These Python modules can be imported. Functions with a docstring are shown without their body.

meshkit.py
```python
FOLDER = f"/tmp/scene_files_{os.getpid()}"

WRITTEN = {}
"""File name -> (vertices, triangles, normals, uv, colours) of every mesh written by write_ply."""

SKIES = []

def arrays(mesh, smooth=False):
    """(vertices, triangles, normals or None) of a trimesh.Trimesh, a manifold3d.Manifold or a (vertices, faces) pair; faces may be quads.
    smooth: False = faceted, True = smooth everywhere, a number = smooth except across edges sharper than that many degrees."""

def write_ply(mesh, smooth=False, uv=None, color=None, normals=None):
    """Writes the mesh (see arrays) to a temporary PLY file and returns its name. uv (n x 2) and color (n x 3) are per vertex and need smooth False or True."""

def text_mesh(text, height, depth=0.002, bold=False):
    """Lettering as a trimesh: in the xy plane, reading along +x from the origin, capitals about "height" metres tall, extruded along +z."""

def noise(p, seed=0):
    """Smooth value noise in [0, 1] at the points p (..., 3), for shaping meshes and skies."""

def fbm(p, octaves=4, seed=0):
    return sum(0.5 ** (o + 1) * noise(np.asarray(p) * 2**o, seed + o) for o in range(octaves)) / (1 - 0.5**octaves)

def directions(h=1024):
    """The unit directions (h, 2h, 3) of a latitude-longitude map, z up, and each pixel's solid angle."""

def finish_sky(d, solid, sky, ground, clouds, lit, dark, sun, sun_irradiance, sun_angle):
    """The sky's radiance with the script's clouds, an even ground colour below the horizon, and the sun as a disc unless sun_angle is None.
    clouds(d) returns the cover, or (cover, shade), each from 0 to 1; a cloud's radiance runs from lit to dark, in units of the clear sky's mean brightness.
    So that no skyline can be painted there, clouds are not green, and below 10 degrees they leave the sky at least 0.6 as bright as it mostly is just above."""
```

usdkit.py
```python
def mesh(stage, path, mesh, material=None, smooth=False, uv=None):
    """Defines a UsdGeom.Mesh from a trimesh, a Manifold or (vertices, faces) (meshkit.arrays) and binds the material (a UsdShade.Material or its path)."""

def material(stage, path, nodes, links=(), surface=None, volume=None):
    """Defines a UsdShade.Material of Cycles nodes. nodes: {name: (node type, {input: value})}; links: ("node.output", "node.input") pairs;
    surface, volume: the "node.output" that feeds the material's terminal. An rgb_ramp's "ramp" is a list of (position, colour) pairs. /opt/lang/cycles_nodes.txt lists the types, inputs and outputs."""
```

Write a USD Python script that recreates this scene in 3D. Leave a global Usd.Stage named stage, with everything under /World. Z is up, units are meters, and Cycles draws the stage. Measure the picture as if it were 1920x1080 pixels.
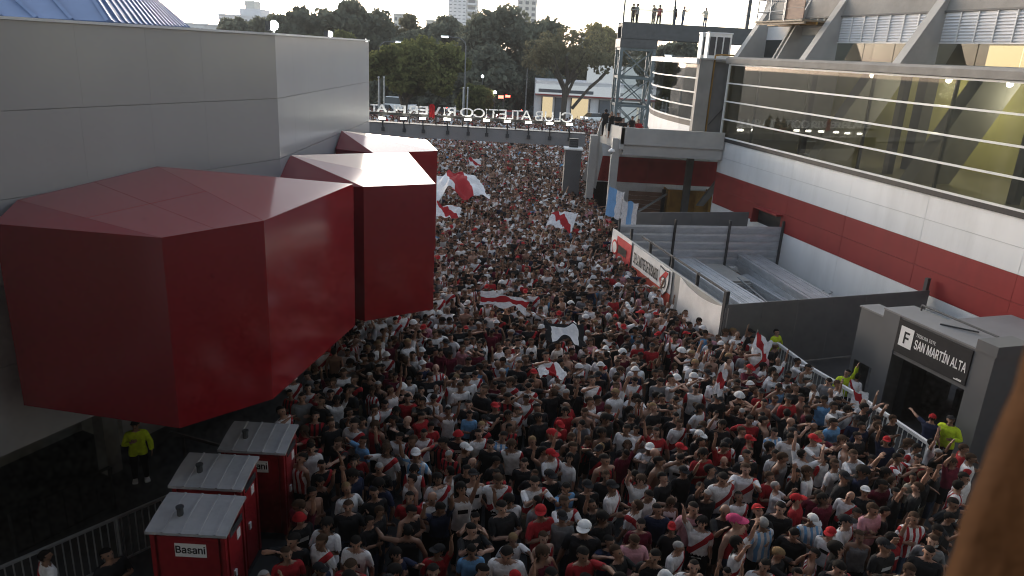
import math, random
import numpy as np, trimesh, manifold3d as m3, meshkit, usdkit
from pxr import Gf, Sdf, Usd, UsdGeom, UsdLux, UsdShade, Vt
from trimesh.smoothing import filter_taubin
stage = Usd.Stage.CreateInMemory()
UsdGeom.SetStageUpAxis(stage, 'Z'); UsdGeom.SetStageMetersPerUnit(stage, 1.0)
WORLD = UsdGeom.Xform.Define(stage, '/World'); stage.SetDefaultPrim(WORLD.GetPrim())
UsdGeom.Scope.Define(stage, '/World/Looks')
rng = np.random.default_rng(7); random.seed(7)
# ---------------------------------------------------------------- camera, sky, sun, exposure
PITCH, ROLL, FPX, EYE = math.radians(17.9), math.radians(3.2), 1376.0, np.array([0, 0, 10.0])   # FPX: focal length in pixels of a 1920 wide picture
FWD = np.array([0, math.cos(PITCH), -math.sin(PITCH)]); _r = np.array([1.0, 0, 0]); _u = np.array([0, math.sin(PITCH), math.cos(PITCH)])
RGT = _r * math.cos(ROLL) + _u * math.sin(ROLL); UPV = _u * math.cos(ROLL) - _r * math.sin(ROLL)
EXPOSURE = 1.9
SUN_AZ, SUN_EL = math.radians(-24), math.radians(5.0)
cam = UsdGeom.Camera.Define(stage, '/World/camera')
cam.CreateHorizontalApertureAttr(36.0); cam.CreateVerticalApertureAttr(20.25); cam.CreateFocalLengthAttr(36.0 * FPX / 1920)
cam.CreateFStopAttr(2.0); cam.CreateFocusDistanceAttr(24.0); cam.CreateExposureAttr(EXPOSURE)
cam.AddTransformOp().Set(Gf.Matrix4d(*RGT, 0, *UPV, 0, *(-FWD), 0, *EYE, 1))
SUND = np.array([math.sin(SUN_AZ) * math.cos(SUN_EL), math.cos(SUN_AZ) * math.cos(SUN_EL), math.sin(SUN_EL)])
usdkit.material(stage, '/World/Looks/sky', {
    'sky': ('sky_texture', {'sky_type': 'single_scattering', 'sun_disc': False, 'sun_elevation': SUN_EL, 'sun_rotation': SUN_AZ, 'altitude': 30.0, 'air_density': 1.0, 'aerosol_density': 1.6, 'ozone_density': 1.0}),
    'soft': ('hsv', {'saturation': 0.58, 'value': 1.0}), 'wb': ('mix', {'mix_type': 'multiply', 'fac': 1.0, 'color2': (.94, .99, 1.09)}),
    'bg': ('background_shader', {'strength': 0.15})}, [('sky.color', 'soft.color'), ('soft.color', 'wb.color1'), ('wb.color', 'bg.color')], surface='bg.background')
dome = UsdLux.DomeLight.Define(stage, '/World/sky'); UsdShade.MaterialBindingAPI.Apply(dome.GetPrim()).Bind(UsdShade.Material.Get(stage, '/World/Looks/sky'))
dome.GetPrim().SetCustomDataByKey('label', 'pale evening sky glowing above the trees'); dome.GetPrim().SetCustomDataByKey('kind', 'structure')
sun = UsdLux.DistantLight.Define(stage, '/World/sun'); sun.CreateNormalizeAttr(True); sun.CreateIntensityAttr(0.12); sun.CreateAngleAttr(14.0); sun.CreateColorAttr(Gf.Vec3f(1.0, 0.94, 0.88))
_x = np.cross([0, 0, 1], SUND); _x /= np.linalg.norm(_x); _y = np.cross(SUND, _x)
sun.AddTransformOp().Set(Gf.Matrix4d(*_x, 0, *_y, 0, *SUND, 0, 0, 0, 0, 1))
# ---------------------------------------------------------------- helpers: where a point of the photograph lies on a known plane
def ray(x, y): return FWD + RGT * (x - 960) / FPX - UPV * (y - 540) / FPX
def atz(x, y, z): d = ray(x, y); return EYE + d * (z - EYE[2]) / d[2]
def aty(x, y, Y): d = ray(x, y); return EYE + d * Y / d[1]
def proj(p): d = np.asarray(p, float) - EYE; k = d @ FWD; return np.stack([960 + FPX * (d @ RGT) / k, 540 - FPX * (d @ UPV) / k, k], -1)
class Frame:
    """A vertical plane: origin o (x, y), s runs along d, out along n (to the side that is seen)."""
    def __init__(self, o, d, n=None):
        self.o = np.array(o[:2], float); self.d = np.array(d[:2], float); self.d /= np.linalg.norm(self.d)
        self.n = np.array([self.d[1], -self.d[0]])
        if n is not None and self.n @ np.array(n[:2]) < 0: self.n = -self.n
    def p(self, s, o, z): q = self.o + self.d * s + self.n * o; return np.array([q[0], q[1], z])
    def hit(self, x, y, o=0.0):
        d = ray(x, y); a = self.o + self.n * o; t = ((a - EYE[:2]) @ self.n) / (d[:2] @ self.n); q = EYE + d * t
        return (q[:2] - self.o) @ self.d, q[2]
    def box(self, s0, s1, o0, o1, z0, z1):
        v = np.array([self.p(s, o, z) for z in (z0, z1) for s, o in ((s0, o0), (s1, o0), (s1, o1), (s0, o1))])
        return hexa(v)
    def quad(self, pts, o0, o1):
        """a convex plate from (s, z) points between the depths o0 and o1"""
        return loft([self.p(s, o0, z) for s, z in pts], [self.p(s, o1, z) for s, z in pts])
    def side(self, s0, s1, pts):
        """a convex plate from (o, z) points, between s0 and s1"""
        return loft([self.p(s0, o, z) for o, z in pts], [self.p(s1, o, z) for o, z in pts])
def fix(m):
    m.fix_normals(); return m
def hexa(v):
    f = [(0, 2, 1), (0, 3, 2), (4, 5, 6), (4, 6, 7)] + [q for i in range(4) for q in ((i, (i + 1) % 4, (i + 1) % 4 + 4), (i, (i + 1) % 4 + 4, i + 4))]
    m = trimesh.Trimesh(v, f, process=False)
    if m.volume < 0: m.invert()
    return m
def loft(a, b):
    a, b = np.array(a, float), np.array(b, float); n = len(a); v = np.vstack([a, b])
    f = [(0, i + 1, i) for i in range(1, n - 1)] + [(n, n + i, n + i + 1) for i in range(1, n - 1)]
    for i in range(n): j = (i + 1) % n; f += [(i, j, n + j), (i, n + j, n + i)]
    m = trimesh.Trimesh(v, f, process=False)
    if m.volume < 0: m.invert()
    return m
def box(x0, x1, y0, y1, z0, z1): return hexa(np.array([(x, y, z) for z in (z0, z1) for x, y in ((x0, y0), (x1, y0), (x1, y1), (x0, y1))], float))
def bar(a, b, w, h=None, up=(0, 0, 1)):
    a, b = np.array(a, float), np.array(b, float); t = b - a; t /= np.linalg.norm(t); h = h or w
    u = np.array(up, float)
    if abs(t @ u) > .98: u = np.array([1.0, 0, 0])
    x = np.cross(t, u); x /= np.linalg.norm(x); y = np.cross(x, t)
    return hexa(np.array([q + x * i * w / 2 + y * j * h / 2 for q in (a, b) for i, j in ((-1, -1), (1, -1), (1, 1), (-1, 1))]))
def tube(a, b, r, n=8, r2=None):
    a, b = np.array(a, float), np.array(b, float); t = b - a; L = np.linalg.norm(t); t /= L; u = np.array([0, 0, 1.0]) if abs(t[2]) < .9 else np.array([1.0, 0, 0])
    x = np.cross(t, u); x /= np.linalg.norm(x); y = np.cross(x, t); g = np.arange(n) * 2 * np.pi / n
    r2 = r if r2 is None else r2
    return loft([a + (x * math.cos(k) + y * math.sin(k)) * r for k in g], [b + (x * math.cos(k) + y * math.sin(k)) * r2 for k in g])
def path_tube(pts, r, n=6): return cat([tube(a, b, r, n) for a, b in zip(pts[:-1], pts[1:])])
def cat(ms): return trimesh.util.concatenate(list(ms))
def prism(poly, z0, z1): return loft([(x, y, z0) for x, y in poly], [(x, y, z1) for x, y in poly])
def slab(pts, t, toward=None):
    """a flat plate under the 3-D polygon pts, t thick, lying outward (toward: a point on the inner side)"""
    p = np.array(pts, float); n = np.cross(p[1] - p[0], p[2] - p[0]); n /= np.linalg.norm(n)
    if toward is not None and n @ (p.mean(0) - np.array(toward)) < 0: n = -n
    return loft(p, p + n * t)
def shrink(pts, e):
    p = np.array(pts, float); c = p.mean(0); out = []
    for q in p: d = c - q; out.append(q + d * min(.3, e * 1.5 / np.linalg.norm(d)))
    return np.array(out)
def sphere(c, r, n=2, sc=(1, 1, 1)): m = trimesh.creation.icosphere(n, r); m.apply_scale(sc); m.apply_translation(c); return m
NAMES = {}
def numbered(parent, name):
    k = NAMES[(parent, name)] = NAMES.get((parent, name), -1) + 1
    return f'{parent}/{name}' + (f'_{k:03d}' if k else '')
class Thing:
    def __init__(self, path, base): self.path, self.base = path, np.array(base, float)
def data(path, **kw):
    p = stage.GetPrimAtPath(path)
    for k, v in kw.items():
        if v: p.SetCustomDataByKey(k, v)
def thing(name, label, cat_, base=(0, 0, 0), group=None, kind=None):
    t = Thing(numbered('/World', name), base); x = UsdGeom.Xform.Define(stage, t.path); x.AddTranslateOp().Set(Gf.Vec3d(*map(float, t.base)))
    data(t.path, label=label, category=cat_, group=group, kind=kind); return t
def obj(t, name, mesh, mat_, smooth=False, uv=None, **kw):
    """one Mesh prim: a part of t (a Thing), or a top-level thing when t is None"""
    parent, base = (t.path, t.base) if t is not None else ('/World', np.zeros(3))
    path = numbered(parent, name); v, f = (mesh.vertices, mesh.faces) if hasattr(mesh, 'vertices') else mesh
    usdkit.mesh(stage, path, (np.asarray(v) - base, f), '/World/Looks/' + mat_, smooth, uv)
    if kw: data(path, **{('category' if k == 'cat' else k): q for k, q in kw.items()})
    return Thing(path, base)
# ---------------------------------------------------------------- materials
def M(name, col, rough=.6, var=.12, scale=2.0, bump=.0, bscale=40.0, metallic=0.0, spec=.5, stretch=(1, 1, 1), coat=0.0, dirt=None, coord='geo'):
    c = np.array(col, float); lo, hi = np.clip(c * (1 - var), 0, 1), np.clip(c * (1 + var), 0, 1)
    n = {'co': ('geometry', {}) if coord == 'geo' else ('texture_coordinate', {}), 'mp': ('mapping', {'scale': stretch}),
         'n1': ('noise_texture', {'scale': scale, 'detail': 6.0, 'roughness': .62}),
         'rp': ('rgb_ramp', {'ramp': [(.28, lo), (.72, hi)]}),
         'p': ('principled_bsdf', {'roughness': rough, 'metallic': metallic, 'specular_ior_level': spec, 'coat_weight': coat, 'coat_roughness': .11})}
    src = 'co.position' if coord == 'geo' else 'co.object'
    L = [(src, 'mp.vector'), ('mp.vector', 'n1.vector'), ('n1.fac', 'rp.fac')]
    out = 'rp.color'
    if dirt is not None:
        n['n2'] = ('noise_texture', {'scale': scale * .35, 'detail': 8.0, 'roughness': .7}); n['dr'] = ('rgb_ramp', {'ramp': [(.48, (0, 0, 0)), (.75, (1, 1, 1))]})
        n['mx'] = ('mix', {'color2': dirt}); L += [('mp.vector', 'n2.vector'), ('n2.fac', 'dr.fac'), ('dr.color', 'mx.fac'), (out, 'mx.color1')]; out = 'mx.color'
    L.append((out, 'p.base_color'))
    if bump:
        n['nb'] = ('noise_texture', {'scale': bscale, 'detail': 4.0}); n['b'] = ('bump', {'strength': bump, 'distance': .02})
        L += [('mp.vector', 'nb.vector'), ('nb.fac', 'b.height'), ('b.normal', 'p.normal')]
    usdkit.material(stage, '/World/Looks/' + name, n, L, surface='p.BSDF'); return name
def EM(name, col, strength): usdkit.material(stage, '/World/Looks/' + name, {'e': ('emission', {'color': col, 'strength': strength})}, surface='e.emission')
M('asphalt', (.050, .050, .052), .85, .25, 1.2, .35, 60, dirt=(.075, .072, .068))
M('pavement', (.16, .155, .15), .8, .2, 1.5, .3, 50, dirt=(.10, .095, .09))
M('concrete', (.26, .25, .235), .8, .18, .9, .35, 30, dirt=(.17, .165, .155))
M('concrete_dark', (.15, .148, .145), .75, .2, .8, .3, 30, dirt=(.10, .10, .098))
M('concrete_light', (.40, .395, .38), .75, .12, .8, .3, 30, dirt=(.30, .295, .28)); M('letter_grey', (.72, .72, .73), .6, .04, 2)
M('grey_cladding', (.36, .36, .372), .27, .04, .35, .03, 1.1, metallic=.04, spec=.7, stretch=(1, 1, .6), dirt=(.335, .335, .347))
M('joint', (.05, .05, .055), .8); M('joint_grey', (.30, .30, .31), .8)
M('red_gloss', (.20, .007, .011), .16, .04, .4, .012, .8, spec=.6, coat=.85, dirt=(.185, .007, .011))
M('red_panel', (.25, .014, .017), .45, .10, 1.1, .03, 3, stretch=(1, 1, .22), dirt=(.19, .013, .016))
M('white_panel', (.78, .79, .80), .42, .04, 1.1, .03, 3, stretch=(1, 1, .22), dirt=(.64, .645, .645))
M('white_paint', (.78, .78, .77), .5, .06, 1.5, dirt=(.6, .59, .57))
M('louvre_white', (.72, .73, .76), .5, .06, 1.5)
M('white_trim', (.74, .74, .74), .35, .05, 1.5)
M('blue_roof', (.13, .19, .34), .45, .15, .6, stretch=(1, 1, .2))
M('black_metal', (.018, .018, .019), .5, .2, 3)
M('dark_metal', (.05, .052, .056), .5, .2, 3)
M('lattice_steel', (.10, .125, .135), .5, .2, 3)
M('grey_steel', (.33, .34, .35), .42, .15, 3, metallic=.4)
M('hoarding_grey', (.135, .138, .142), .55, .08, 1.0, .05, 5, dirt=(.115, .115, .118))
M('beam_grey', (.25, .25, .255), .6, .08, .8, .05, 6, dirt=(.20, .20, .205)); M('lamp_pole', (.13, .13, .135), .6, .1, 2); M('banner_red', (.52, .065, .035), .85, .08, 3)
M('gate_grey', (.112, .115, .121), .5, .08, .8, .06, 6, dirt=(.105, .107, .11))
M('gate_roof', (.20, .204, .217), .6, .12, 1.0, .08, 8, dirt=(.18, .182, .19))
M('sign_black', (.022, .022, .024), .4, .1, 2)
M('sign_white', (.80, .80, .80), .5, .03, 2)
M('galvanised', (.46, .48, .51), .38, .16, 2.5, .05, 8, metallic=.35, stretch=(1, 1, 3), dirt=(.38, .39, .41))
M('aluminium', (.66, .68, .71), .35, .1, 4, metallic=.25, dirt=(.5, .51, .53))
M('ply', (.27, .22, .16), .7, .2, 2.0, dirt=(.2, .16, .12))
M('brown_board', (.20, .12, .085), .7, .2, 2.0, stretch=(1, 1, 4))
M('ochre_paint', (.36, .20, .045), .55, .12, 1.4, dirt=(.22, .12, .04))
M('ochre_wall', (.29, .275, .115), .75, .12, .5, dirt=(.24, .225, .10))
M('lobby_floor', (.12, .11, .08), .4, .2, 1)
M('pillar_brown', (.080, .036, .014), .95, .25, 6, .25, 22, spec=.1, dirt=(.052, .024, .011))
M('toilet_red', (.23, .010, .014), .38, .08, 1.5, .03, 12, dirt=(.17, .009, .012))
M('toilet_roof', (.40, .40, .42), .5, .08, 3, .03, 20, dirt=(.27, .27, .28))
M('bark', (.055, .045, .036), .9, .3, 4, .6, 30)
M('car_white', (.75, .75, .76), .25, .03, 1, coat=.5); M('car_red', (.35, .02, .02), .25, .03, 1, coat=.5); M('car_dark', (.03, .035, .04), .25, .03, 1, coat=.5); M('car_silver', (.42, .43, .45), .25, .03, 1, metallic=.5)
M('tyre', (.015, .015, .015), .8); M('car_glass', (.012, .014, .016), .08, .02, 1)
M('tower_white', (.54, .53, .55), .7, .06, .05); M('tower_shade', (.50, .48, .45), .7, .06, .05); M('far_window', (.10, .11, .13), .25, .1, .2)
M('cloth_white', (.80, .79, .78), .85, .05, 3, dirt=(.68, .67, .66)); M('cloth_red', (.52, .03, .035), .85, .08, 3); M('cloth_black', (.016, .016, .018), .85, .1, 3); M('cloth_blue', (.22, .42, .72), .85, .08, 3)
M('cloth_orange', (.52, .065, .035), .85, .08, 3)
M('hivis', (.55, .70, .03), .7, .08, 4); M('hivis_orange', (.70, .15, .02), .7, .08, 4)
EM('lamp_glow', (1.0, .97, .86), 40.0); EM('spot_glow', (1.0, .96, .80), 5.0); EM('street_glow', (.95, .97, 1.0), 18.0); EM('strip_glow', (1.0, .94, .80), 9.0)
EM('shop_glow', (1.0, .80, .48), .20); EM('shop_white', (.86, .94, 1.0), .14); EM('window_glow', (1.0, .76, .42), .45); EM('car_lamp', (1.0, .98, .92), 12.0); EM('red_lamp', (1.0, .06, .04), 4.0)
def glass(name, tint, rough=.03, ior=1.5):
    usdkit.material(stage, '/World/Looks/' + name, {'t': ('transparent_bsdf', {'color': tint}), 'g': ('glossy_bsdf', {'color': (.9, .92, .95), 'roughness': rough}), 'lw': ('layer_weight', {'blend': .5}), 'pw': ('math', {'math_type': 'power', 'value2': 4.0}), 'ma': ('math', {'math_type': 'multiply_add', 'value2': .85, 'value3': .035 * ior}), 'm': ('mix_closure', {})},
                    [('lw.facing', 'pw.value1'), ('pw.value', 'ma.value1'), ('ma.value', 'm.fac'), ('t.BSDF', 'm.closure1'), ('g.BSDF', 'm.closure2')], surface='m.closure')
glass('window_glass', (.74, .74, .68), .02, 1.7); glass('dark_glass', (.45, .47, .47), .02, 1.7); glass('clear_glass', (.85, .88, .88), .02, 1.4)
def LEAF(name, a, b):
    usdkit.material(stage, '/World/Looks/' + name, {'g': ('geometry', {}), 'n': ('noise_texture', {'scale': .55, 'detail': 3.0}), 'ra': ('math', {'math_type': 'multiply', 'value2': .5}), 'ad': ('math', {'math_type': 'add'}), 'r': ('rgb_ramp', {'ramp': [(.35, a), (.95, b)]}),
        'd': ('diffuse_bsdf', {}), 't': ('translucent_bsdf', {}), 'm': ('mix_closure', {'fac': .35})},
        [('g.position', 'n.vector'), ('g.random_per_island', 'ra.value1'), ('ra.value', 'ad.value1'), ('n.fac', 'ad.value2'), ('ad.value', 'r.fac'), ('r.color', 'd.color'), ('r.color', 't.color'), ('d.BSDF', 'm.closure1'), ('t.BSDF', 'm.closure2')], surface='m.closure')
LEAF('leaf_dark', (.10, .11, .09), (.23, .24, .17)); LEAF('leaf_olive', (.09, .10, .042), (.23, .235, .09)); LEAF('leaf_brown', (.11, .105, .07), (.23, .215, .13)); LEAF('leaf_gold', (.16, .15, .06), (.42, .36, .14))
# skin with dark eyes, brows and mouth set by the rest pose (u = across, v = height above the ground); shirts and hair likewise
def SKIN(name, c):
    c = np.array(c)
    usdkit.material(stage, '/World/Looks/' + name, {
        'u': ('uvmap', {'attribute': 'st'}), 's': ('separate_xyz', {}), 'ax': ('math', {'math_type': 'absolute'}),
        'ex': ('math', {'math_type': 'subtract', 'value2': .034}), 'e2': ('math', {'math_type': 'multiply'}), 'ey': ('math', {'math_type': 'subtract', 'value2': 1.636}), 'ey1': ('math', {'math_type': 'multiply', 'value2': .9}), 'ey2': ('math', {'math_type': 'multiply'}),
        'ea': ('math', {'math_type': 'add'}), 'es': ('math', {'math_type': 'less_than', 'value2': .00014}),
        'my': ('math', {'math_type': 'subtract', 'value2': 1.577}), 'my2': ('math', {'math_type': 'multiply'}), 'mk': ('math', {'math_type': 'multiply', 'value2': 6.0}), 'mx2': ('math', {'math_type': 'multiply'}), 'ma': ('math', {'math_type': 'add'}), 'ms': ('math', {'math_type': 'less_than', 'value2': .00045}),
        'mh': ('math', {'math_type': 'multiply', 'value2': .6}), 'mm': ('math', {'math_type': 'maximum'}),
        'n': ('noise_texture', {'scale': 9.0}), 'r': ('rgb_ramp', {'ramp': [(.3, c * .85), (.7, c * 1.1)]}), 'g': ('texture_coordinate', {}),
        'mix': ('mix', {'color2': (.035, .018, .014)}), 'p': ('principled_bsdf', {'roughness': .55})},
        [('u.UV', 's.vector'), ('s.x', 'ax.value1'), ('ax.value', 'ex.value1'), ('ex.value', 'e2.value1'), ('ex.value', 'e2.value2'), ('s.y', 'ey.value1'), ('ey.value', 'ey1.value1'), ('ey1.value', 'ey2.value1'), ('ey1.value', 'ey2.value2'), ('e2.value', 'ea.value1'), ('ey2.value', 'ea.value2'), ('ea.value', 'es.value1'),
         ('s.y', 'my.value1'), ('my.value', 'my2.value1'), ('my.value', 'my2.value2'), ('my2.value', 'mk.value1'), ('ax.value', 'mx2.value1'), ('ax.value', 'mx2.value2'), ('mk.value', 'ma.value1'), ('mx2.value', 'ma.value2'), ('ma.value', 'ms.value1'), ('ms.value', 'mh.value1'),
         ('es.value', 'mm.value1'), ('mh.value', 'mm.value2'), ('mm.value', 'mix.fac'), ('g.object', 'n.vector'), ('n.fac', 'r.fac'), ('r.color', 'mix.color1'), ('mix.color', 'p.base_color')], surface='p.BSDF')
for i, c in enumerate(((.34, .185, .125), (.28, .148, .095), (.21, .11, .068), (.40, .235, .17))): SKIN(f'skin_{"abcd"[i]}', c)
def SHIRT(name, base, second=None, pat=None, trim=None):
    """pat: sash (a diagonal band from one shoulder to the other hip), stripes (upright bars), print (a patch on the chest), hoop"""
    base = np.array(base); n = {'u': ('uvmap', {'attribute': 'st'}), 's': ('separate_xyz', {}), 'g': ('texture_coordinate', {}), 'n': ('noise_texture', {'scale': 14.0, 'detail': 3.0}), 'r': ('rgb_ramp', {'ramp': [(.3, base * .82), (.7, np.clip(base * 1.08, 0, 1))]}), 'p': ('principled_bsdf', {'roughness': .85, 'specular_ior_level': .25}),
         'b': ('bump', {'strength': .5, 'distance': .03}), 'nb': ('noise_texture', {'scale': 11.0, 'detail': 2.0})}
    L = [('u.UV', 's.vector'), ('g.object', 'n.vector'), ('n.fac', 'r.fac'), ('g.object', 'nb.vector'), ('nb.fac', 'b.height'), ('b.normal', 'p.normal')]; out = 'r.color'
    if pat:
        n['mx'] = ('mix', {'color2': second}); n['cmp'] = ('math', {'math_type': 'less_than'})
        if pat == 'sash':
            n.update({'a': ('math', {'math_type': 'multiply', 'value2': .80}), 'b2': ('math', {'math_type': 'subtract', 'value2': 1.185}), 'c': ('math', {'math_type': 'multiply', 'value2': .60}), 'd': ('math', {'math_type': 'subtract'}), 'e': ('math', {'math_type': 'absolute'})})
            L += [('s.x', 'a.value1'), ('s.y', 'b2.value1'), ('b2.value', 'c.value1'), ('a.value', 'd.value1'), ('c.value', 'd.value2'), ('d.value', 'e.value1'), ('e.value', 'cmp.value1')]; n['cmp'] = ('math', {'math_type': 'less_than', 'value2': .047})
        elif pat == 'stripes':
            n.update({'a': ('math', {'math_type': 'multiply', 'value2': 9.0}), 'e': ('math', {'math_type': 'pingpong', 'value2': .5})}); L += [('s.x', 'a.value1'), ('a.value', 'e.value1'), ('e.value', 'cmp.value1')]; n['cmp'] = ('math', {'math_type': 'less_than', 'value2': .22})
        elif pat == 'print':
            n.update({'a': ('math', {'math_type': 'absolute'}), 'b2': ('math', {'math_type': 'subtract', 'value2': 1.27}), 'c': ('math', {'math_type': 'absolute'}), 'd': ('math', {'math_type': 'multiply', 'value2': 2.2}), 'e': ('math', {'math_type': 'maximum'})})
            L += [('s.x', 'a.value1'), ('s.y', 'b2.value1'), ('b2.value', 'c.value1'), ('c.value', 'd.value1'), ('a.value', 'e.value1'), ('d.value', 'e.value2'), ('e.value', 'cmp.value1')]; n['cmp'] = ('math', {'math_type': 'less_than', 'value2': .095})
        elif pat == 'sleeves':
            n['a'] = ('math', {'math_type': 'absolute'}); L += [('s.x', 'a.value1'), ('a.value', 'cmp.value1')]; n['cmp'] = ('math', {'math_type': 'greater_than', 'value2': .185})
        L += [('cmp.value', 'mx.fac'), (out, 'mx.color1')]; out = 'mx.color'
    L.append((out, 'p.base_color')); usdkit.material(stage, '/World/Looks/' + name, n, L, surface='p.BSDF')
W_, R_D, K_ = (.76, .75, .76), (.36, .018, .024), (.016, .016, .018)
SHIRTS = [('shirt_sash', W_, R_D, 'sash', 'white shirt with red sash', 20), ('shirt_white', W_, None, None, 'plain white shirt', 12), ('shirt_white_print', W_, K_, 'print', 'white shirt with dark print', 5), ('shirt_white_red_sleeves', W_, R_D, 'sleeves', 'white shirt with red sleeves', 3),
          ('shirt_black', K_, None, None, 'black shirt', 34), ('shirt_black_print', K_, (.6, .6, .6), 'print', 'black shirt with white print', 6), ('shirt_black_sash', K_, R_D, 'sash', 'black shirt with red sash', 4), ('shirt_red', R_D, None, None, 'red shirt', 8), ('shirt_red_print', R_D, W_, 'print', 'red shirt with white print', 2),
          ('shirt_stripes', W_, R_D, 'stripes', 'red and white striped shirt', 3.5), ('shirt_black_stripes', R_D, K_, 'stripes', 'red and black striped shirt', 3), ('shirt_grey', (.22, .22, .23), None, None, 'grey shirt', 4), ('shirt_navy', (.018, .025, .06), None, None, 'navy shirt', 6), ('shirt_maroon', (.14, .012, .03), None, None, 'maroon shirt', 5),
          ('shirt_orange', (.55, .09, .03), None, None, 'orange shirt', .8), ('shirt_sky', (.16, .36, .62), None, None, 'light blue shirt', .9), ('shirt_pink', (.62, .30, .34), None, None, 'pale pink shirt', 1), ('shirt_sky_stripes', W_, (.20, .42, .70), 'stripes', 'sky blue and white striped shirt', 1), ('shirt_teal', (.03, .16, .15), None, None, 'teal shirt', .3), ('shirt_cream', (.55, .49, .38), None, None, 'beige shirt', 1.2)]
for a, b, c, d, *_ in SHIRTS: SHIRT(a, b, c, d)
SHIRT('shirt_hivis', (.55, .70, .03), (.62, .62, .6), 'hoop' if 0 else None)
for n_, c in (('jeans', (.045, .060, .10)), ('trousers_black', (.014, .014, .016)), ('shorts_khaki', (.20, .17, .12)), ('trousers_grey', (.08, .08, .085)), ('hair_black', (.012, .010, .009)), ('hair_brown', (.045, .026, .016)), ('hair_grey', (.28, .27, .26)), ('hair_fair', (.20, .13, .065)),
              ('cap_white', (.60, .60, .60)), ('cap_red', (.36, .018, .022)), ('cap_black', (.018, .018, .02)), ('cap_pink', (.42, .05, .13)), ('cap_sky', (.25, .45, .70)), ('shoe_white', (.6, .6, .6)), ('bag_black', (.015, .015, .016))): M(n_, c, .9, .2, 12, .3, 60, coord='obj', spec=.12)
SHIRT('flag_blue', W_, (.20, .40, .68), 'sash'); SHIRT('flag_black', K_, W_, 'print')
def V(*a): return np.array(a, float)
def sph(c,r,seg=10,sc=None):
    s=m3.Manifold.sphere(1.0,seg)
    sc=[r,r,r] if sc is None else sc
    return s.scale([float(q) for q in sc]).translate([float(q) for q in c])
def hull(*ms): return m3.Manifold.batch_hull(list(ms))
# joints of the standing rest pose, facing -y, arms held away from the sides
J={'pelvis':V(0,0.01,.95),'spine':V(0,0,1.10),'chest':V(0,0,1.30),'neck':V(0,.012,1.47),'head':V(0,0,1.56),'top':V(0,0,1.74)}
for s,k in ((1,'l'),(-1,'r')):
    J['sho'+k]=V(s*.172,.01,1.415); J['elb'+k]=V(s*.305,.012,1.160); J['wri'+k]=V(s*.412,-.008,.938); J['fin'+k]=V(s*.475,-.02,.78)
    J['hip'+k]=V(s*.09,.01,.92); J['kne'+k]=V(s*.105,-.005,.50); J['ank'+k]=V(s*.112,.02,.085); J['toe'+k]=V(s*.13,-.15,.03)
BONES=[('pelvis','pelvis','spine',.13),('spine','spine','chest',.13),('chest','chest','neck',.13),('head','neck','top',.09)]
for k in 'lr':
    BONES+=[('uarm'+k,'sho'+k,'elb'+k,.05),('farm'+k,'elb'+k,'wri'+k,.04),('hand'+k,'wri'+k,'fin'+k,.04),('thigh'+k,'hip'+k,'kne'+k,.08),('shin'+k,'kne'+k,'ank'+k,.055),('foot'+k,'ank'+k,'toe'+k,.05)]
BN=[b[0] for b in BONES]
PARENT={'spine':'pelvis','chest':'spine','head':'chest'}
for k in 'lr': PARENT.update({'uarm'+k:'chest','farm'+k:'uarm'+k,'hand'+k:'farm'+k,'thigh'+k:'pelvis','shin'+k:'thigh'+k,'foot'+k:'shin'+k})
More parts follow.
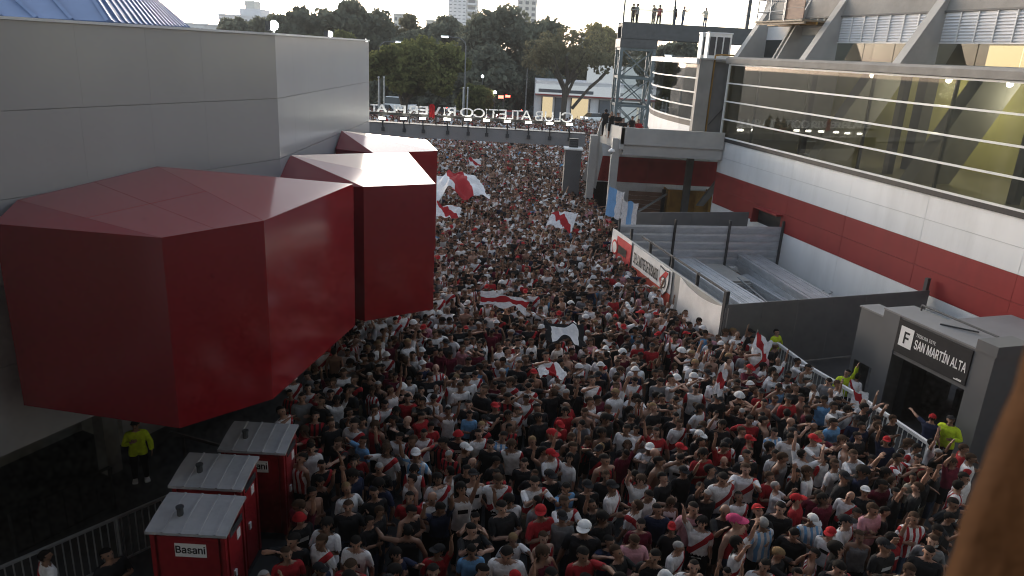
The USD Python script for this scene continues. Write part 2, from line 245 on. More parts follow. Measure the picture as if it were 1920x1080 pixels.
def template():
    P=[]
    P.append(hull(sph((.10,.0,1.335),0,12,(.085,.105,.11)),sph((-.10,.0,1.335),0,12,(.085,.105,.11)),sph((.075,0,1.10),0,12,(.075,.095,.08)),sph((-.075,0,1.10),0,12,(.075,.095,.08))))
    P.append(hull(sph((.075,0,1.10),0,12,(.075,.095,.08)),sph((-.075,0,1.10),0,12,(.075,.095,.08)),sph((.085,.015,.94),0,12,(.09,.11,.09)),sph((-.085,.015,.94),0,12,(.09,.11,.09))))
    P.append(hull(sph((.165,.01,1.412),.058),sph((-.165,.01,1.412),.058),sph((0,.012,1.46),.065),sph((.09,0,1.36),.09),sph((-.09,0,1.36),.09)))
    P.append(hull(sph((0,.015,1.43),.062),sph((0,.002,1.57),.054)))
    P.append(hull(sph((0,.008,1.652),0,14,(.076,.096,.092)),sph((0,-.042,1.575),.036),sph((0,-.02,1.60),0,12,(.060,.07,.05))))
    P.append(hull(sph((0,-.098,1.612),.014,6),sph((0,-.088,1.650),.009,6)))
    for s,k in ((1,'l'),(-1,'r')):
        P.append(sph((s*.080,.012,1.625),0,8,(.012,.022,.03)))
        a,b,c=J['sho'+k],J['elb'+k],J['wri'+k]
        P.append(hull(sph(a,.056),sph(a*.6+b*.4,.050),sph(b,.041))); P.append(hull(sph(b,.041),sph(b*.7+c*.3,.043),sph(c,.028)))
        h,kn,an=J['hip'+k],J['kne'+k],J['ank'+k]
        P.append(hull(sph(h,.092),sph(h*.75+kn*.25,.085),sph(kn,.058))); P.append(hull(sph(kn,.058),sph(kn*.72+an*.28+V(0,.012,0),.058),sph(an,.040)))
        P.append(hull(sph(an+V(0,.02,-.04),.043),sph(J['toe'+k]+V(-s*.035,0,.005),.030),sph(J['toe'+k]+V(s*.025,.02,0),.026)))
    body=P[0]
    for q in P[1:]: body=body+q
    hands=None
    for s,k in ((1,'l'),(-1,'r')):
        w=J['wri'+k]; dr=J['fin'+k]-w; dr/=np.linalg.norm(dr); fw=V(0,-1,0); fw-=dr*(fw@dr); fw/=np.linalg.norm(fw); nm=np.cross(dr,fw)*s   # palm: dr along, fw across (thumb side), nm the thickness
        pal=hull(*[sph(w+dr*a+fw*b,.014,6) for a,b in ((.0,.016),(.0,-.016),(.085,.030),(.080,-.032))])
        hs=[pal]
        for f,(b,l) in enumerate(((.030,.072),(.010,.080),(-.011,.074),(-.031,.058))):
            p=w+dr*.083+fw*b; m=p+dr*l*.5-nm*.004*-1; e=m+dr*l*.5+nm*.016
            hs.append(hull(sph(p,.0095,5),sph(m,.0088,5))+hull(sph(m,.0088,5),sph(e,.0070,5)))
        p=w+dr*.022+fw*.024; m=p+dr*.030+fw*.028; e=m+dr*.032+fw*.006+nm*.010
        hs.append(hull(sph(p,.013,5),sph(m,.0105,5))+hull(sph(m,.0105,5),sph(e,.0085,5)))
        for q in hs: hands=q if hands is None else hands+q
    b=body.refine_to_length(.055); mm=b.to_mesh(); t=trimesh.Trimesh(mm.vert_properties[:,:3],mm.tri_verts,process=False)
    hd=(t.vertices[:,2]>1.55); keep=t.vertices.copy()
    filter_taubin(t,lamb=.5,nu=.53,iterations=8)
    t.vertices[hd]=keep[hd]*.6+t.vertices[hd]*.4
    bm=m3.Manifold(m3.Mesh(np.asarray(t.vertices,np.float32),np.asarray(t.faces,np.uint32)))
    if bm.is_empty(): bm=body
    full=(bm+hands).simplify(.0012); mm=full.to_mesh()
    v=np.array(mm.vert_properties[:,:3],float); f=np.array(mm.tri_verts,int)
    D=[]
    for n,a,b_,r in BONES:
        A,B=J[a],J[b_]; ab=B-A; tt=np.clip(((v-A)@ab)/(ab@ab),0,1); D.append(np.linalg.norm(v-A-tt[:,None]*ab,axis=1)/r)
    D=np.array(D).T
    W=1/(D+.08)**6
    for i,n in enumerate(BN):       # no leg follows an arm, and no side the other
        if n[-1] in 'lr' and n not in('pelvis',):
            side=1 if n[-1]=='l' else -1
            if n[:4] in('thig','shin','foot','uarm','farm','hand'): W[:,i]*=(v[:,0]*side>-.01)
        if n[:4] in('uarm','farm','hand'): W[:,i]*=((v[:,0]*(1 if n[-1]=='l' else -1))>.12)
    xa=np.abs(v[:,0]); arm=xa>.150+np.clip((1.36-v[:,2])*.42,0,.2)
    for i,n in enumerate(BN):
        if n[:4] in('thig','shin','foot','pelv','spin'): W[arm&(v[:,2]>.7),i]=0
        if n[:4] in('farm','hand'): W[~arm,i]=0
    W/=W.sum(1,keepdims=True)
    return v,f,W,arm
def rot_to(a,b):
    a=a/np.linalg.norm(a); b=b/np.linalg.norm(b); c=np.cross(a,b); d=a@b
    if d<-.9999: return -np.eye(3)+2*np.outer(V(0,0,1),V(0,0,1))
    K=np.array([[0,-c[2],c[1]],[c[2],0,-c[0]],[-c[1],c[0],0]]); return np.eye(3)+K+K@K/(1+d)
def R_(ax,t):
    return trimesh.transformations.rotation_matrix(t,ax)[:3,:3]
def pose_mats(ps):
    """ps: lean, twist, headyaw, headpitch, and for each side the directions of upper arm and forearm, thigh and shin"""
    R={'pelvis':np.eye(3)}; R['spine']=R_([1,0,0],ps['lean']*.5)@R_([0,0,1],ps['twist']*.5); R['chest']=R_([1,0,0],ps['lean'])@R_([0,0,1],ps['twist'])
    R['head']=R['chest']@R_([0,0,1],ps['hy'])@R_([1,0,0],ps['hp'])
    for k in 'lr':
        ua,fa=ps['arm'+k]; ua=R['chest']@ua; fa=R['chest']@fa
        R['uarm'+k]=rot_to(J['elb'+k]-J['sho'+k],ua); 
        q=R['uarm'+k]; R['farm'+k]=rot_to(q@(J['wri'+k]-J['elb'+k]),fa)@q; R['hand'+k]=R['farm'+k]
        th,sh=ps['leg'+k]; R['thigh'+k]=rot_to(J['kne'+k]-J['hip'+k],th); R['shin'+k]=rot_to(J['ank'+k]-J['kne'+k],sh); R['foot'+k]=np.eye(3)
    M={}
    for n,a,b,r in BONES:
        o=J[a]
        M[n]=(R[n], o if n not in PARENT else M[PARENT[n]][0]@o+M[PARENT[n]][1]-0)
        M[n]=(R[n], M[n][1]-R[n]@o)
    return M
TV, TF, TW, TARM = template()
_hw = TW[:, BN.index('head')][:, None]; TV0 = TV.copy(); TV = TV + _hw * (TV - J['neck']) * .09
_cen = TV0[TF].mean(1); _m = trimesh.Trimesh(TV0, TF, process=False); TN = np.array(_m.vertex_normals)
_far = np.array([TARM[q].sum() >= 2 for q in TF]); _armt = np.zeros(len(TF))
for k_ in 'lr':      # how far down the arm a face lies, 0 at the shoulder, 1 at the wrist
    a_, b_ = J['sho' + k_], J['wri' + k_]; s_ = 1 if k_ == 'l' else -1
    q_ = (_cen - a_) @ (b_ - a_) / ((b_ - a_) @ (b_ - a_)); _armt = np.where(_far & (_cen[:, 0] * s_ > 0), q_, _armt)
def submesh(mask, off, puff=None):
    f = TF[mask]; ids, inv = np.unique(f, return_inverse=True); return ids, inv.reshape(-1, 3), off
_z, _y = _cen[:, 2], _cen[:, 1]
SUB = {'tee': submesh(((~_far) & (_z > .865) & (_z < 1.475)) | (_far & (_armt < .40)), .017), 'vest': submesh((~_far) & (_z > .865) & (_z < 1.44) & ~((np.abs(_cen[:, 0]) > .155) & (_z > 1.33)), .015), 'jacket': submesh(((~_far) & (_z > .80) & (_z < 1.49)) | (_far & (_armt < .97)), .024),
       'trousers': submesh((~_far) & (_z > .075) & (_z < .96), .014), 'shorts': submesh((~_far) & (_z > .47) & (_z < .96), .020), 'shoes': submesh(_z < .105, .008),
       'short_hair': submesh((_z > 1.688) | ((_y > .0) & (_z > 1.645)) | ((_y > .030) & (_z > 1.57)), .013), 'cropped_hair': submesh((_z > 1.690) | ((_y > .040) & (_z > 1.60)), .006), 'long_hair': submesh((_z > 1.668) | ((_y > .010) & (_z > 1.40) & (_z < 1.7) & ~_far & (np.abs(_cen[:, 0]) < .12)), .030), 'beanie': submesh((_z > 1.672), .020)}
def cap_mesh(bucket=False):
    ids, inv, off = SUB['beanie']; v = TV0[ids] + TN[ids] * .020; c = trimesh.Trimesh(v, inv, process=False)
    g = np.linspace(0, 2 * np.pi, 15)[:-1] if bucket else np.linspace(math.pi, 2 * math.pi, 9)
    if bucket: o = [(.120 * math.cos(t), .01 + .135 * math.sin(t), 1.640) for t in g]; i = [(.085 * math.cos(t), .01 + .10 * math.sin(t), 1.70) for t in g]
    else: o = [(.085 * math.cos(t), -.075 + .11 * math.sin(t), 1.668 + .006 * math.sin(t)) for t in g]; i = [(.085 * math.cos(t), -.06 + .03 * math.sin(t), 1.682) for t in g]
    n = len(g); sc9 = lambda q: [tuple(np.array(x) + (np.array(x) - J['neck']) * .09) for x in q]; v = v + (v - J['neck']) * .09; o, i = sc9(o), sc9(i); vv = np.array(o + i + [(x, y, z + .008) for x, y, z in o] + [(x, y, z + .008) for x, y, z in i]); F = []
    for a in range(n if bucket else n - 1):
        b = (a + 1) % n; F += [(a, b, n + b), (a, n + b, n + a), (2 * n + a, 3 * n + b, 2 * n + b), (2 * n + a, 3 * n + a, 3 * n + b), (a, 2 * n + b, b), (a, 2 * n + a, 2 * n + b)]
    return np.vstack([v, vv]), np.vstack([inv, np.array(F) + len(v)])
CAPS = {'cap': cap_mesh(), 'bucket': cap_mesh(True)}
def unit(*a): a = np.array(a, float); return a / np.linalg.norm(a)
def arm(kind, s, r):
    """directions of upper arm and forearm for the side s (1 = the person's left), body facing -y"""
    j = lambda k=.12: r.normal(0, k, 3)
    ua, fa = {'down': ((.22 * s, .05, -1), (.12 * s, -.18, -1)), 'bent': ((.25 * s, -.12, -1), (-.35 * s, -.9, .25)), 'chest': ((.30 * s, -.30, -.9), (-.75 * s, -.6, .25)), 'up': ((.35 * s, -.15, .95), (.05 * s, -.15, 1)), 'wave': ((.65 * s, -.25, .65), (-.1 * s, -.25, 1)),
              'point': ((.30 * s, -.92, .22), (.1 * s, -1, .25)), 'phone': ((.22 * s, -.75, -.15), (-.22 * s, -.55, .85)), 'clap': ((.32 * s, -.75, -.05), (-.62 * s, -.55, .62)), 'side': ((.85 * s, -.35, .12), (.8 * s, -.45, .3)), 'head': ((.75 * s, -.2, .55), (-.95 * s, .05, .55)), 'hip': ((.62 * s, .15, -.8), (-.55 * s, -.35, -.75)), 'cross': ((.25 * s, -.25, -.95), (-.95 * s, -.42, .12)), 'shield': ((.55 * s, -.6, .35), (-.75 * s, -.35, .55))}[kind]
    return unit(*(np.array(ua) + j())), unit(*(np.array(fa) + j()))
ARMS = [('arms down', 'down', 'down', 38), ('hands held low in front', 'bent', 'bent', 12), ('arms folded', 'cross', 'cross', 8), ('right arm raised', 'down', 'up', 5), ('left arm raised', 'up', 'down', 5), ('both arms raised', 'up', 'wave', 4), ('right arm pointing ahead', 'down', 'point', 2.5), ('left arm pointing ahead', 'point', 'down', 2.5), ('hands clapping', 'clap', 'clap', 6), ('one hand at chest', 'down', 'chest', 9), ('hands up at face', 'phone', 'phone', 6), ('hand shading eyes', 'down', 'shield', 3), ('one arm out sideways', 'side', 'down', 3), ('hands on head', 'head', 'head', 2), ('hand on hip', 'down', 'hip', 4)]
HEADS = [('short_hair', 'hair_black', 'black hair', 34), ('short_hair', 'hair_brown', 'brown hair', 14), ('cropped_hair', 'hair_black', 'cropped black hair', 10), ('long_hair', 'hair_black', 'long dark hair', 7), ('long_hair', 'hair_brown', 'long brown hair', 5), ('cropped_hair', 'hair_grey', 'grey hair', 3), ('short_hair', 'hair_fair', 'fair hair', 2), (None, None, 'bald head', 2), ('cap', 'cap_white', 'white cap', 3), ('cap', 'cap_red', 'red cap', 3.5), ('cap', 'cap_black', 'black cap', 6), ('bucket', 'cap_white', 'white bucket hat', 1), ('bucket', 'cap_red', 'red bucket hat', .8), ('cap', 'cap_pink', 'pink cap', .4), ('bucket', 'cap_sky', 'light blue bucket hat', .3)]
def pick(r, L): w = np.array([q[-1] for q in L], float); return L[r.choice(len(L), p=w / w.sum())]
def LBS(M_, ids=None, v=None, W=None):
    v = TV[ids] if v is None else v; W = TW[ids] if W is None else W; out = np.zeros_like(v)
    for i, n in enumerate(BN): out += W[:, i:i + 1] * (v @ M_[n][0].T + M_[n][1])
    return out
def spec(r, **kw):
    s = dict(shirt=pick(r, SHIRTS), head=pick(r, HEADS), arms=pick(r, ARMS), cut='tee', legs=pick(r, [('trousers', 'jeans', 3), ('trousers', 'trousers_black', 4), ('shorts', 'trousers_black', 4), ('shorts', 'shorts_khaki', 1), ('shorts', 'jeans', 2), ('trousers', 'trousers_grey', 2)]), skin='skin_' + 'aabbccd'[r.integers(7)],
             lean=r.normal(.05, .07), twist=r.normal(0, .18), hy=r.normal(.05, .38), hp=r.normal(-.14, .17), size=r.normal(.875, .04), wide=r.normal(1.08, .09), bare=r.random() < .035, step=r.normal(0, .10))
    if r.random() < .12: s['cut'] = 'vest'
    s.update(kw); return s
def person_parts(s, r, shoes=False):
    """[(name, vertices, faces, material, uv)] around the feet"""
    M_ = pose_mats(dict(lean=s['lean'], twist=s['twist'], hy=s['hy'], hp=s['hp'], arml=arm(s['arms'][1], 1, r), armr=arm(s['arms'][2], -1, r), legl=(unit(.06, -s['step'], -1), unit(.02, .05 + abs(s['step']), -1)), legr=(unit(-.06, s['step'], -1), unit(-.02, .05, -1))))
    sc = np.array([s['size'] * s['wide'], s['size'] * s['wide'], s['size']]); out = []
    body = LBS(M_, slice(None)); lo = body[:, 2].min()
    fin = lambda q: (q - [0, 0, lo]) * sc
    out.append(('body', fin(body), TF, s['skin'], TV0[:, [0, 2]]))
    def wear(name, key, m, extra=0.0):
        ids, f, off = SUB[key]; v = TV[ids] + TN[ids] * (off + extra); hem = {'tee': .87, 'vest': .87, 'jacket': .81, 'shorts': .48, 'trousers': .08}.get(key)
        if hem: v[(v[:, 2] < hem + .03) & ~TARM[ids], 2] = hem
        out.append((name, fin(LBS(M_, v=v, W=TW[ids])), f, m, TV[ids][:, [0, 2]]))
    if not s['bare']: wear('shirt', s['cut'], s['shirt'][0])
    wear('shorts' if s['legs'][0] == 'shorts' else 'trousers', s['legs'][0], s['legs'][1])
    if shoes: wear('shoes', 'shoes', 'shoe_white' if r.random() < .4 else 'bag_black')
    h = s['head']
    if h[0] in CAPS:
        ids, f, off = SUB['cropped_hair']; wear('hair', 'cropped_hair', 'hair_black'); v, f = CAPS[h[0]]; out.append(('cap' if h[0] == 'cap' else 'hat', fin(v @ M_['head'][0].T + M_['head'][1]), f, h[1], v[:, [0, 2]]))
    elif h[0]: wear('hair', h[0], h[1])
    if s.get('vest'): wear('vest', 'vest', s['vest'], .016)
    return out
def rz(v, a): c, q = math.cos(a), math.sin(a); return np.stack([v[:, 0] * c - v[:, 1] * q, v[:, 0] * q + v[:, 1] * c, v[:, 2]], 1)
def place_person(s, r, xyz, yaw, label, group=None, shoes=False, tilt=None):
    t = thing('person', label, 'person', xyz, group)
    for n, v, f, m, uv in person_parts(s, r, shoes): obj(t, n, (rz(v, yaw) + t.base, f), m, True, uv)
    return t
# ---------------------------------------------------------------- ground
g_ = np.linspace(-1, 1, 61); gx, gy = np.meshgrid(np.sign(g_) * np.abs(g_) ** 2.2 * 900, 40 + np.sign(g_) * np.abs(g_) ** 2.2 * 900, indexing='ij')
gi = np.arange(61 * 61).reshape(61, 61); gq = np.stack([gi[:-1, :-1], gi[1:, :-1], gi[1:, 1:], gi[:-1, 1:]], -1).reshape(-1, 4)
obj(None, 'ground', meshkit_mesh := trimesh.Trimesh(np.stack([gx, gy, 0 * gx], -1).reshape(-1, 3), np.vstack([gq[:, [0, 1, 2]], gq[:, [0, 2, 3]]]), process=False), 'asphalt', kind='structure', label='dark asphalt forecourt under the crowd')
obj(None, 'road', box(-80, 80, 88, 100, -.05, .006), 'asphalt', kind='structure', label='city road crossing beyond the gateway beam')
for i_ in range(2): obj(None, 'pavement', box(-80, 80, (83, 100)[i_], (88, 106)[i_], -.05, .12), 'pavement', kind='structure', label=('pavement on the near side', 'pavement on the far side')[i_] + ' of the road')
# ---------------------------------------------------------------- grey clad building on the left
B0 = np.array([-9.46, 12.01]); a_ = math.radians(24.5); LW1 = Frame(B0, (math.sin(a_), math.cos(a_)), (1, -.4))
sC, zT = LW1.hit(515, 65); C1 = LW1.p(sC, 0, 0); C2 = atz(692, 153, 8.53); LW2 = Frame(C1, C2[:2] - C1[:2], (1, 0)); sE = float(np.linalg.norm(C2[:2] - C1[:2]))
ZR = [2.2, 3.93, 5.47, 7.0, 8.53, 10.05]
bld = thing('exhibition_building', 'large building clad in grey metal panels along the left', 'building', (C1[0], C1[1], 0))
S0 = -7.0
obj(bld, 'wall', cat([LW1.box(S0, sC - .0, -.5, -.03, ZR[0], ZR[-1]), LW2.box(0, sE, -.5, -.03, ZR[0], ZR[-1])]), 'joint_grey')
j1 = [S0, -4.2] + [LW1.hit(x, y)[0] for x, y in ((150, 150), (290, 260), (388, 240))] + [sC]
j1b = [S0, -3.6] + [LW1.hit(x, y)[0] for x, y in ((161, 300), (289, 270), (389, 260))] + [sC]
for r_ in range(5):
    jj = j1 if r_ == 4 else j1b
    for a, b in zip(jj[:-1], jj[1:]): obj(bld, 'panel', LW1.box(a + .0009, b - .0009, -.03, .0, ZR[r_] + .006, ZR[r_ + 1] - .006), 'grey_cladding')
    n_ = 8
    for k in range(n_): obj(bld, 'panel', LW2.box(sE * k / n_ + .0009, sE * (k + 1) / n_ - .0009, -.03, .0, ZR[r_] + .006, ZR[r_ + 1] - .006), 'grey_cladding')
obj(bld, 'coping', cat([LW1.box(S0, sC + .03, -.55, .03, ZR[-1], ZR[-1] + .05), LW2.box(.03, sE + .03, -.55, .03, ZR[-1] + .002, ZR[-1] + .052)]), 'white_trim')
obj(bld, 'soffit', loft([LW1.p(S0, -.1, 2.14), LW1.p(sC, -.1, 2.14), LW2.p(sE, -.1, 2.14), LW2.p(sE, -12, 2.14), LW1.p(S0, -12, 2.14)], [LW1.p(S0, -.1, 2.2), LW1.p(sC, -.1, 2.2), LW2.p(sE, -.1, 2.2), LW2.p(sE, -12, 2.2), LW1.p(S0, -12, 2.2)]), 'concrete_dark')
obj(bld, 'end_wall', loft([LW2.p(sE, -.03, 0), LW2.p(sE, -12, 0), LW2.p(sE, -12, 10), LW2.p(sE, -.03, 10)], [LW2.p(sE - .3, -.03, 0), LW2.p(sE - .3, -12, 0), LW2.p(sE - .3, -12, 10), LW2.p(sE - .3, -.03, 10)]), 'concrete')
obj(bld, 'flat_roof', loft([LW1.p(S0, -.5, 9.7), LW1.p(sC, -.5, 9.7), LW2.p(sE, -.5, 9.7), LW2.p(sE, -12, 9.7), LW1.p(S0, -12, 9.7)], [LW1.p(S0, -.5, 9.8), LW1.p(sC, -.5, 9.8), LW2.p(sE, -.5, 9.8), LW2.p(sE, -12, 9.8), LW1.p(S0, -12, 9.8)]), 'concrete_dark')
obj(bld, 'base_wall', cat([LW1.box(S0, 4.0, -3.6, -3.4, 0, 2.14), LW1.box(4.0, sC, -2.0, -1.8, 0, 2.14), LW1.box(3.8, 4.0, -3.6, -1.8, 0, 2.14), LW2.box(0, sE, -1.2, -1.0, 0, 2.14)]), 'concrete')
for s_ in (-3.5, -.4, 2.9): obj(bld, 'column', LW1.box(s_ - .18, s_ + .18, -1.3, -.94, 0, 2.14), 'concrete_dark')
# blue hipped metal roof of the hall behind, with standing ribs
hall = thing('metal_hall', 'hall with a blue ribbed metal roof behind the grey building', 'building', (-22, 36, 0))
e0, e1, e2 = aty(-260, 22, 27), aty(205, 45, 27), aty(352, 54, 44)
rk = np.array([-26, 40, e1[2] + 7.5]); rk2 = aty(292, 2, 46); rk0 = rk + np.array([-22, -6, 0])
def ribbed(q, name):
    """a roof slope from its four corners (eave a, eave b, ridge b, ridge a) with a rib every so far"""
    q = [np.array(x, float) for x in q]; obj(hall, name, slab(q, .10, q[0] - [0, 0, 9]), 'blue_roof'); n = np.cross(q[1] - q[0], q[3] - q[0]); n /= np.linalg.norm(n); n *= np.sign(n[2])
    k = max(2, int(np.linalg.norm(q[1] - q[0]) / 1.1))
    for i in range(k + 1): t = i / k; obj(hall, 'roof_rib', bar(q[0] * (1 - t) + q[1] * t + n * .12, q[3] * (1 - t) + q[2] * t + n * .12, .12, .10, n), 'blue_roof')
tp = e1 + (rk - e1) * 1.0
ribbed([e0, e1, tp, rk0], 'roof'); ribbed([e1, e2, rk2 + (rk2 - e2) * .8, tp], 'roof')
obj(hall, 'wall', prism([(e0[0], e0[1]), (e1[0], e1[1]), (e2[0], e2[1]), (e2[0] - 8, e2[1] + 8), (e0[0], e2[1] + 8)], 0, min(e0[2], e1[2], e2[2]) - .3), 'concrete_light')
for i_, (x, y, lb) in enumerate(((513, 49, 'bright floodlight at the corner of the grey wall'), (619, 65, 'bright floodlight halfway along the far grey wall'), (687, 78, 'small lit floodlight at the end of the grey wall'))):
    s, z = LW2.hit(x, y, -.3); h = thing('floodlight', lb, 'floodlight', LW2.p(s, -.3, 10.05), 'floodlights on the grey wall')
    obj(h, 'bracket', bar(LW2.p(s, -.3, 10.0), LW2.p(s, -.3, z - .1), .05), 'dark_metal'); obj(h, 'housing', LW2.box(s - .16, s + .16, -.46, -.32, z - .12, z + .12), 'dark_metal')
    obj(h, 'lens', sphere(LW2.p(s, -.30, z + .02), .05 + .04 * (x < 650) + .03 * (x < 550), 2), 'lamp_glow')
# ---------------------------------------------------------------- red faceted boxes
def red_box(label, bottom, tops, facets, zb):
    """bottom: plan points; tops: the same points' heights; facets of the top as lists of indices. Every face is a panel on a dark core."""
    P = np.array(bottom, float); c = P.mean(0); n = len(P); t = thing('red_box', label, 'red box', (c[0], c[1], zb), 'red faceted boxes on the grey building')
    lo = np.array([(x, y, zb) for x, y in P]); hi = np.array([(x, y, z) for (x, y), z in zip(P, tops)]); ctr = np.array([c[0], c[1], (zb + np.mean(tops)) / 2])
    k = lambda v: ctr + (v - ctr) * .985
    core = trimesh.convex.convex_hull(np.vstack([k(lo), k(hi)])); core.apply_transform(trimesh.transformations.scale_matrix(.985, ctr)); obj(t, 'core', core, 'joint')
    ccw = sum(P[i][0] * P[(i + 1) % n][1] - P[(i + 1) % n][0] * P[i][1] for i in range(n)) > 0
    for i in range(n):
        j = (i + 1) % n
        if np.linalg.norm(lo[i] - lo[j]) > .2: obj(t, 'wall_panel', loft([lo[i], lo[j], hi[j], hi[i]], [k(lo[i]), k(lo[j]), k(hi[j]), k(hi[i])]), 'red_gloss')
    for f in facets:
        q = hi[f]; cells = [q]
        if len(f) == 4: bl = lambda u, v: q[0] * (1 - u) * (1 - v) + q[1] * u * (1 - v) + q[2] * u * v + q[3] * (1 - u) * v; cells = [[bl(u, v), bl(u + .5, v), bl(u + .5, v + .5), bl(u, v + .5)] for u in (0, .5) for v in (0, .5)]
        for c4 in cells: c4 = shrink(c4, .005); obj(t, 'roof_panel', loft(c4, k(c4) - [0, 0, .05]), 'red_gloss')
    obj(t, 'bottom_panel', loft([k(v) + [0, 0, .06] for v in lo], [k(v) - [0, 0, .01] for v in lo]), 'red_gloss'); return lo, hi
zb = 3.3; OCC = []
def wallpt(F, x, y, off=.04): s, z = F.hit(x, y, off); return F.p(s, off, z)
b_ = [atz(x, y, zb) for x, y in ((45, 760), (337, 803), (512, 748), (666, 610))]; A1, A0 = wallpt(LW1, 295, 312), wallpt(LW1, 33, 375)
OCC.append(red_box('nearest and biggest red box hanging over the toilets', [*[q[:2] for q in b_], A1[:2], A0[:2]], [6.73, 6.79, 6.85, 6.84, A1[2], A0[2]], [[0, 1, 5], [1, 2, 4, 5], [2, 3, 4]], zb))
q1, q2 = atz(684, 602, zb), atz(812, 580, zb); q3 = atz(765, 285, 6.75); A2, B2 = wallpt(LW2, 545, 291), wallpt(LW1, 512, 322)
OCC.append(red_box('middle red box with a bright tilted top', [B2[:2], q1[:2], q2[:2], q3[:2], A2[:2]], [6.35, 6.72, 6.68, 6.75, A2[2]], [[0, 1, 4], [1, 2, 4], [2, 3, 4]], zb))
A3 = wallpt(LW2, 640, 245); r1, r2, r3 = atz(700, 287, 6.7), atz(820, 283, 6.7), atz(800, 262, 6.7); B3 = wallpt(LW2, 629, 279)
OCC.append(red_box('farthest red box next to the gateway beam', [B3[:2], r1[:2], r2[:2], r3[:2], A3[:2]], [B3[2], 6.7, 6.7, 6.7, A3[2]], [[0, 1, 4], [1, 2, 4], [2, 3, 4]], zb))
# ---------------------------------------------------------------- portable toilets
def toilet(label, px, ang, sign):
    """px: the photograph's place of the front left roof corner"""
    q = atz(*px, 2.13); F = Frame(q[:2], (math.cos(ang), math.sin(ang)), (math.sin(ang), -math.cos(ang))); c = F.p(.56, -.56, 0); t = thing('portable_toilet', label, 'portable toilet', c, 'red portable toilets by the left wall')
    w, dp, h = 1.26, .84, 2.13
    obj(t, 'base', F.box(0.02, w - .02, -dp, 0, .0, .14), 'dark_metal'); obj(t, 'cabin', F.box(.03, w - .03, -dp + .03, -.03, .14, h - .14), 'toilet_red')
    for s in (.0, w - .07): obj(t, 'corner_post', cat([F.box(s, s + .07, -.07, .012, .14, h - .13), F.box(s, s + .07, -dp - .012, -dp + .06, .14, h - .13)]), 'toilet_red')
    obj(t, 'front_panel', F.box(.12, w - .12, -.03, -.005, .30, 1.98), 'toilet_red')
    obj(t, 'door', F.side(w - .03, w + .0, [(-.14, .2), (-dp + .14, .2), (-dp + .14, 2.02), (-.14, 2.02)]), 'toilet_red'); obj(t, 'door_latch', F.box(w, w + .03, -.34, -.26, 1.0, 1.14), 'white_paint'); obj(t, 'door_plate', F.box(w, w + .012, -.62, -.48, 1.62, 1.80), 'sign_white')
    for k in range(4): obj(t, 'vent_slot', F.box(w - .003, w + .014, -.75, -.2, 1.86 + k * .035, 1.875 + k * .035), 'dark_metal')
    # curved roof: low over the side with the name plate, rising to the back
    N = 10; prof = lambda u: h - .03 + .14 * math.sin(min(1.0, max(0.0, u)) * 1.45); us = np.linspace(-.05, 1.05, N + 1); oo = lambda u: .02 - u * (dp + .02)
    obj(t, 'roof', cat([F.side(-.05, w + .05, [(oo(us[i]), prof(us[i])), (oo(us[i + 1]), prof(us[i + 1])), (oo(us[i + 1]), prof(us[i + 1]) - .05), (oo(us[i]), prof(us[i]) - .05)]) for i in range(N)]), 'toilet_roof')
    for s in (.0, w - .03):
        us2 = np.linspace(.03, .97, N + 1); top2 = [(oo(u), prof(u) - .052) for u in us2]; obj(t, 'gable', loft([F.p(s, o, z) for o, z in [(oo(.97), h - .16), (oo(.03), h - .16)] + top2], [F.p(s + .03, o, z) for o, z in [(oo(.97), h - .16), (oo(.03), h - .16)] + top2]), 'toilet_red')
    for s in (.22, .52, .82, 1.1): obj(t, 'roof_rib', cat([F.side(s, s + .035, [(oo(us[i]), prof(us[i]) + .016), (oo(us[i + 1]), prof(us[i + 1]) + .016), (oo(us[i + 1]), prof(us[i + 1]) - .01), (oo(us[i]), prof(us[i]) - .01)]) for i in range(N)]), 'toilet_roof')
    obj(t, 'back_panel', F.box(.03, w - .03, -dp + .03, -dp + .06, h - .138, prof(1) - .06), 'toilet_red')
    z_ = prof(.42); c_ = F.p(.30 * w, oo(.42), z_); obj(t, 'vent_pipe', tube(c_ - [0, 0, .04], c_ + [0, 0, .13], .055, 10), 'dark_metal'); obj(t, 'vent_cap', tube(c_ + [0, 0, .13], c_ + [0, 0, .16], .068, 10), 'dark_metal')
    pl = obj(t, 'sign', F.box(.40, .93, -.005, .006, 1.60, 1.86), 'sign_white'); m = meshkit.text_mesh(sign, .135, .004, True); m.apply_scale([.50 / m.extents[0], 1, 1]); m.apply_translation([-m.bounds[0][0], -m.bounds[0][1], 0])
    v = m.vertices; m = trimesh.Trimesh(np.array([F.p(.415 + x, .0065 + z, 1.67 + y) for x, y, z in v]), m.faces, process=False); obj(pl, 'lettering', m, 'sign_black'); return F
TOI = [toilet('nearest portable toilet with a white name plate on its red side', (279, 990), 0.0, 'Basani'), toilet('middle portable toilet, partly hidden by the nearest one', (322, 905), 0.0, 'Basani'), toilet('farthest portable toilet, under the red box', (414, 838), 0.0, 'Basani')]
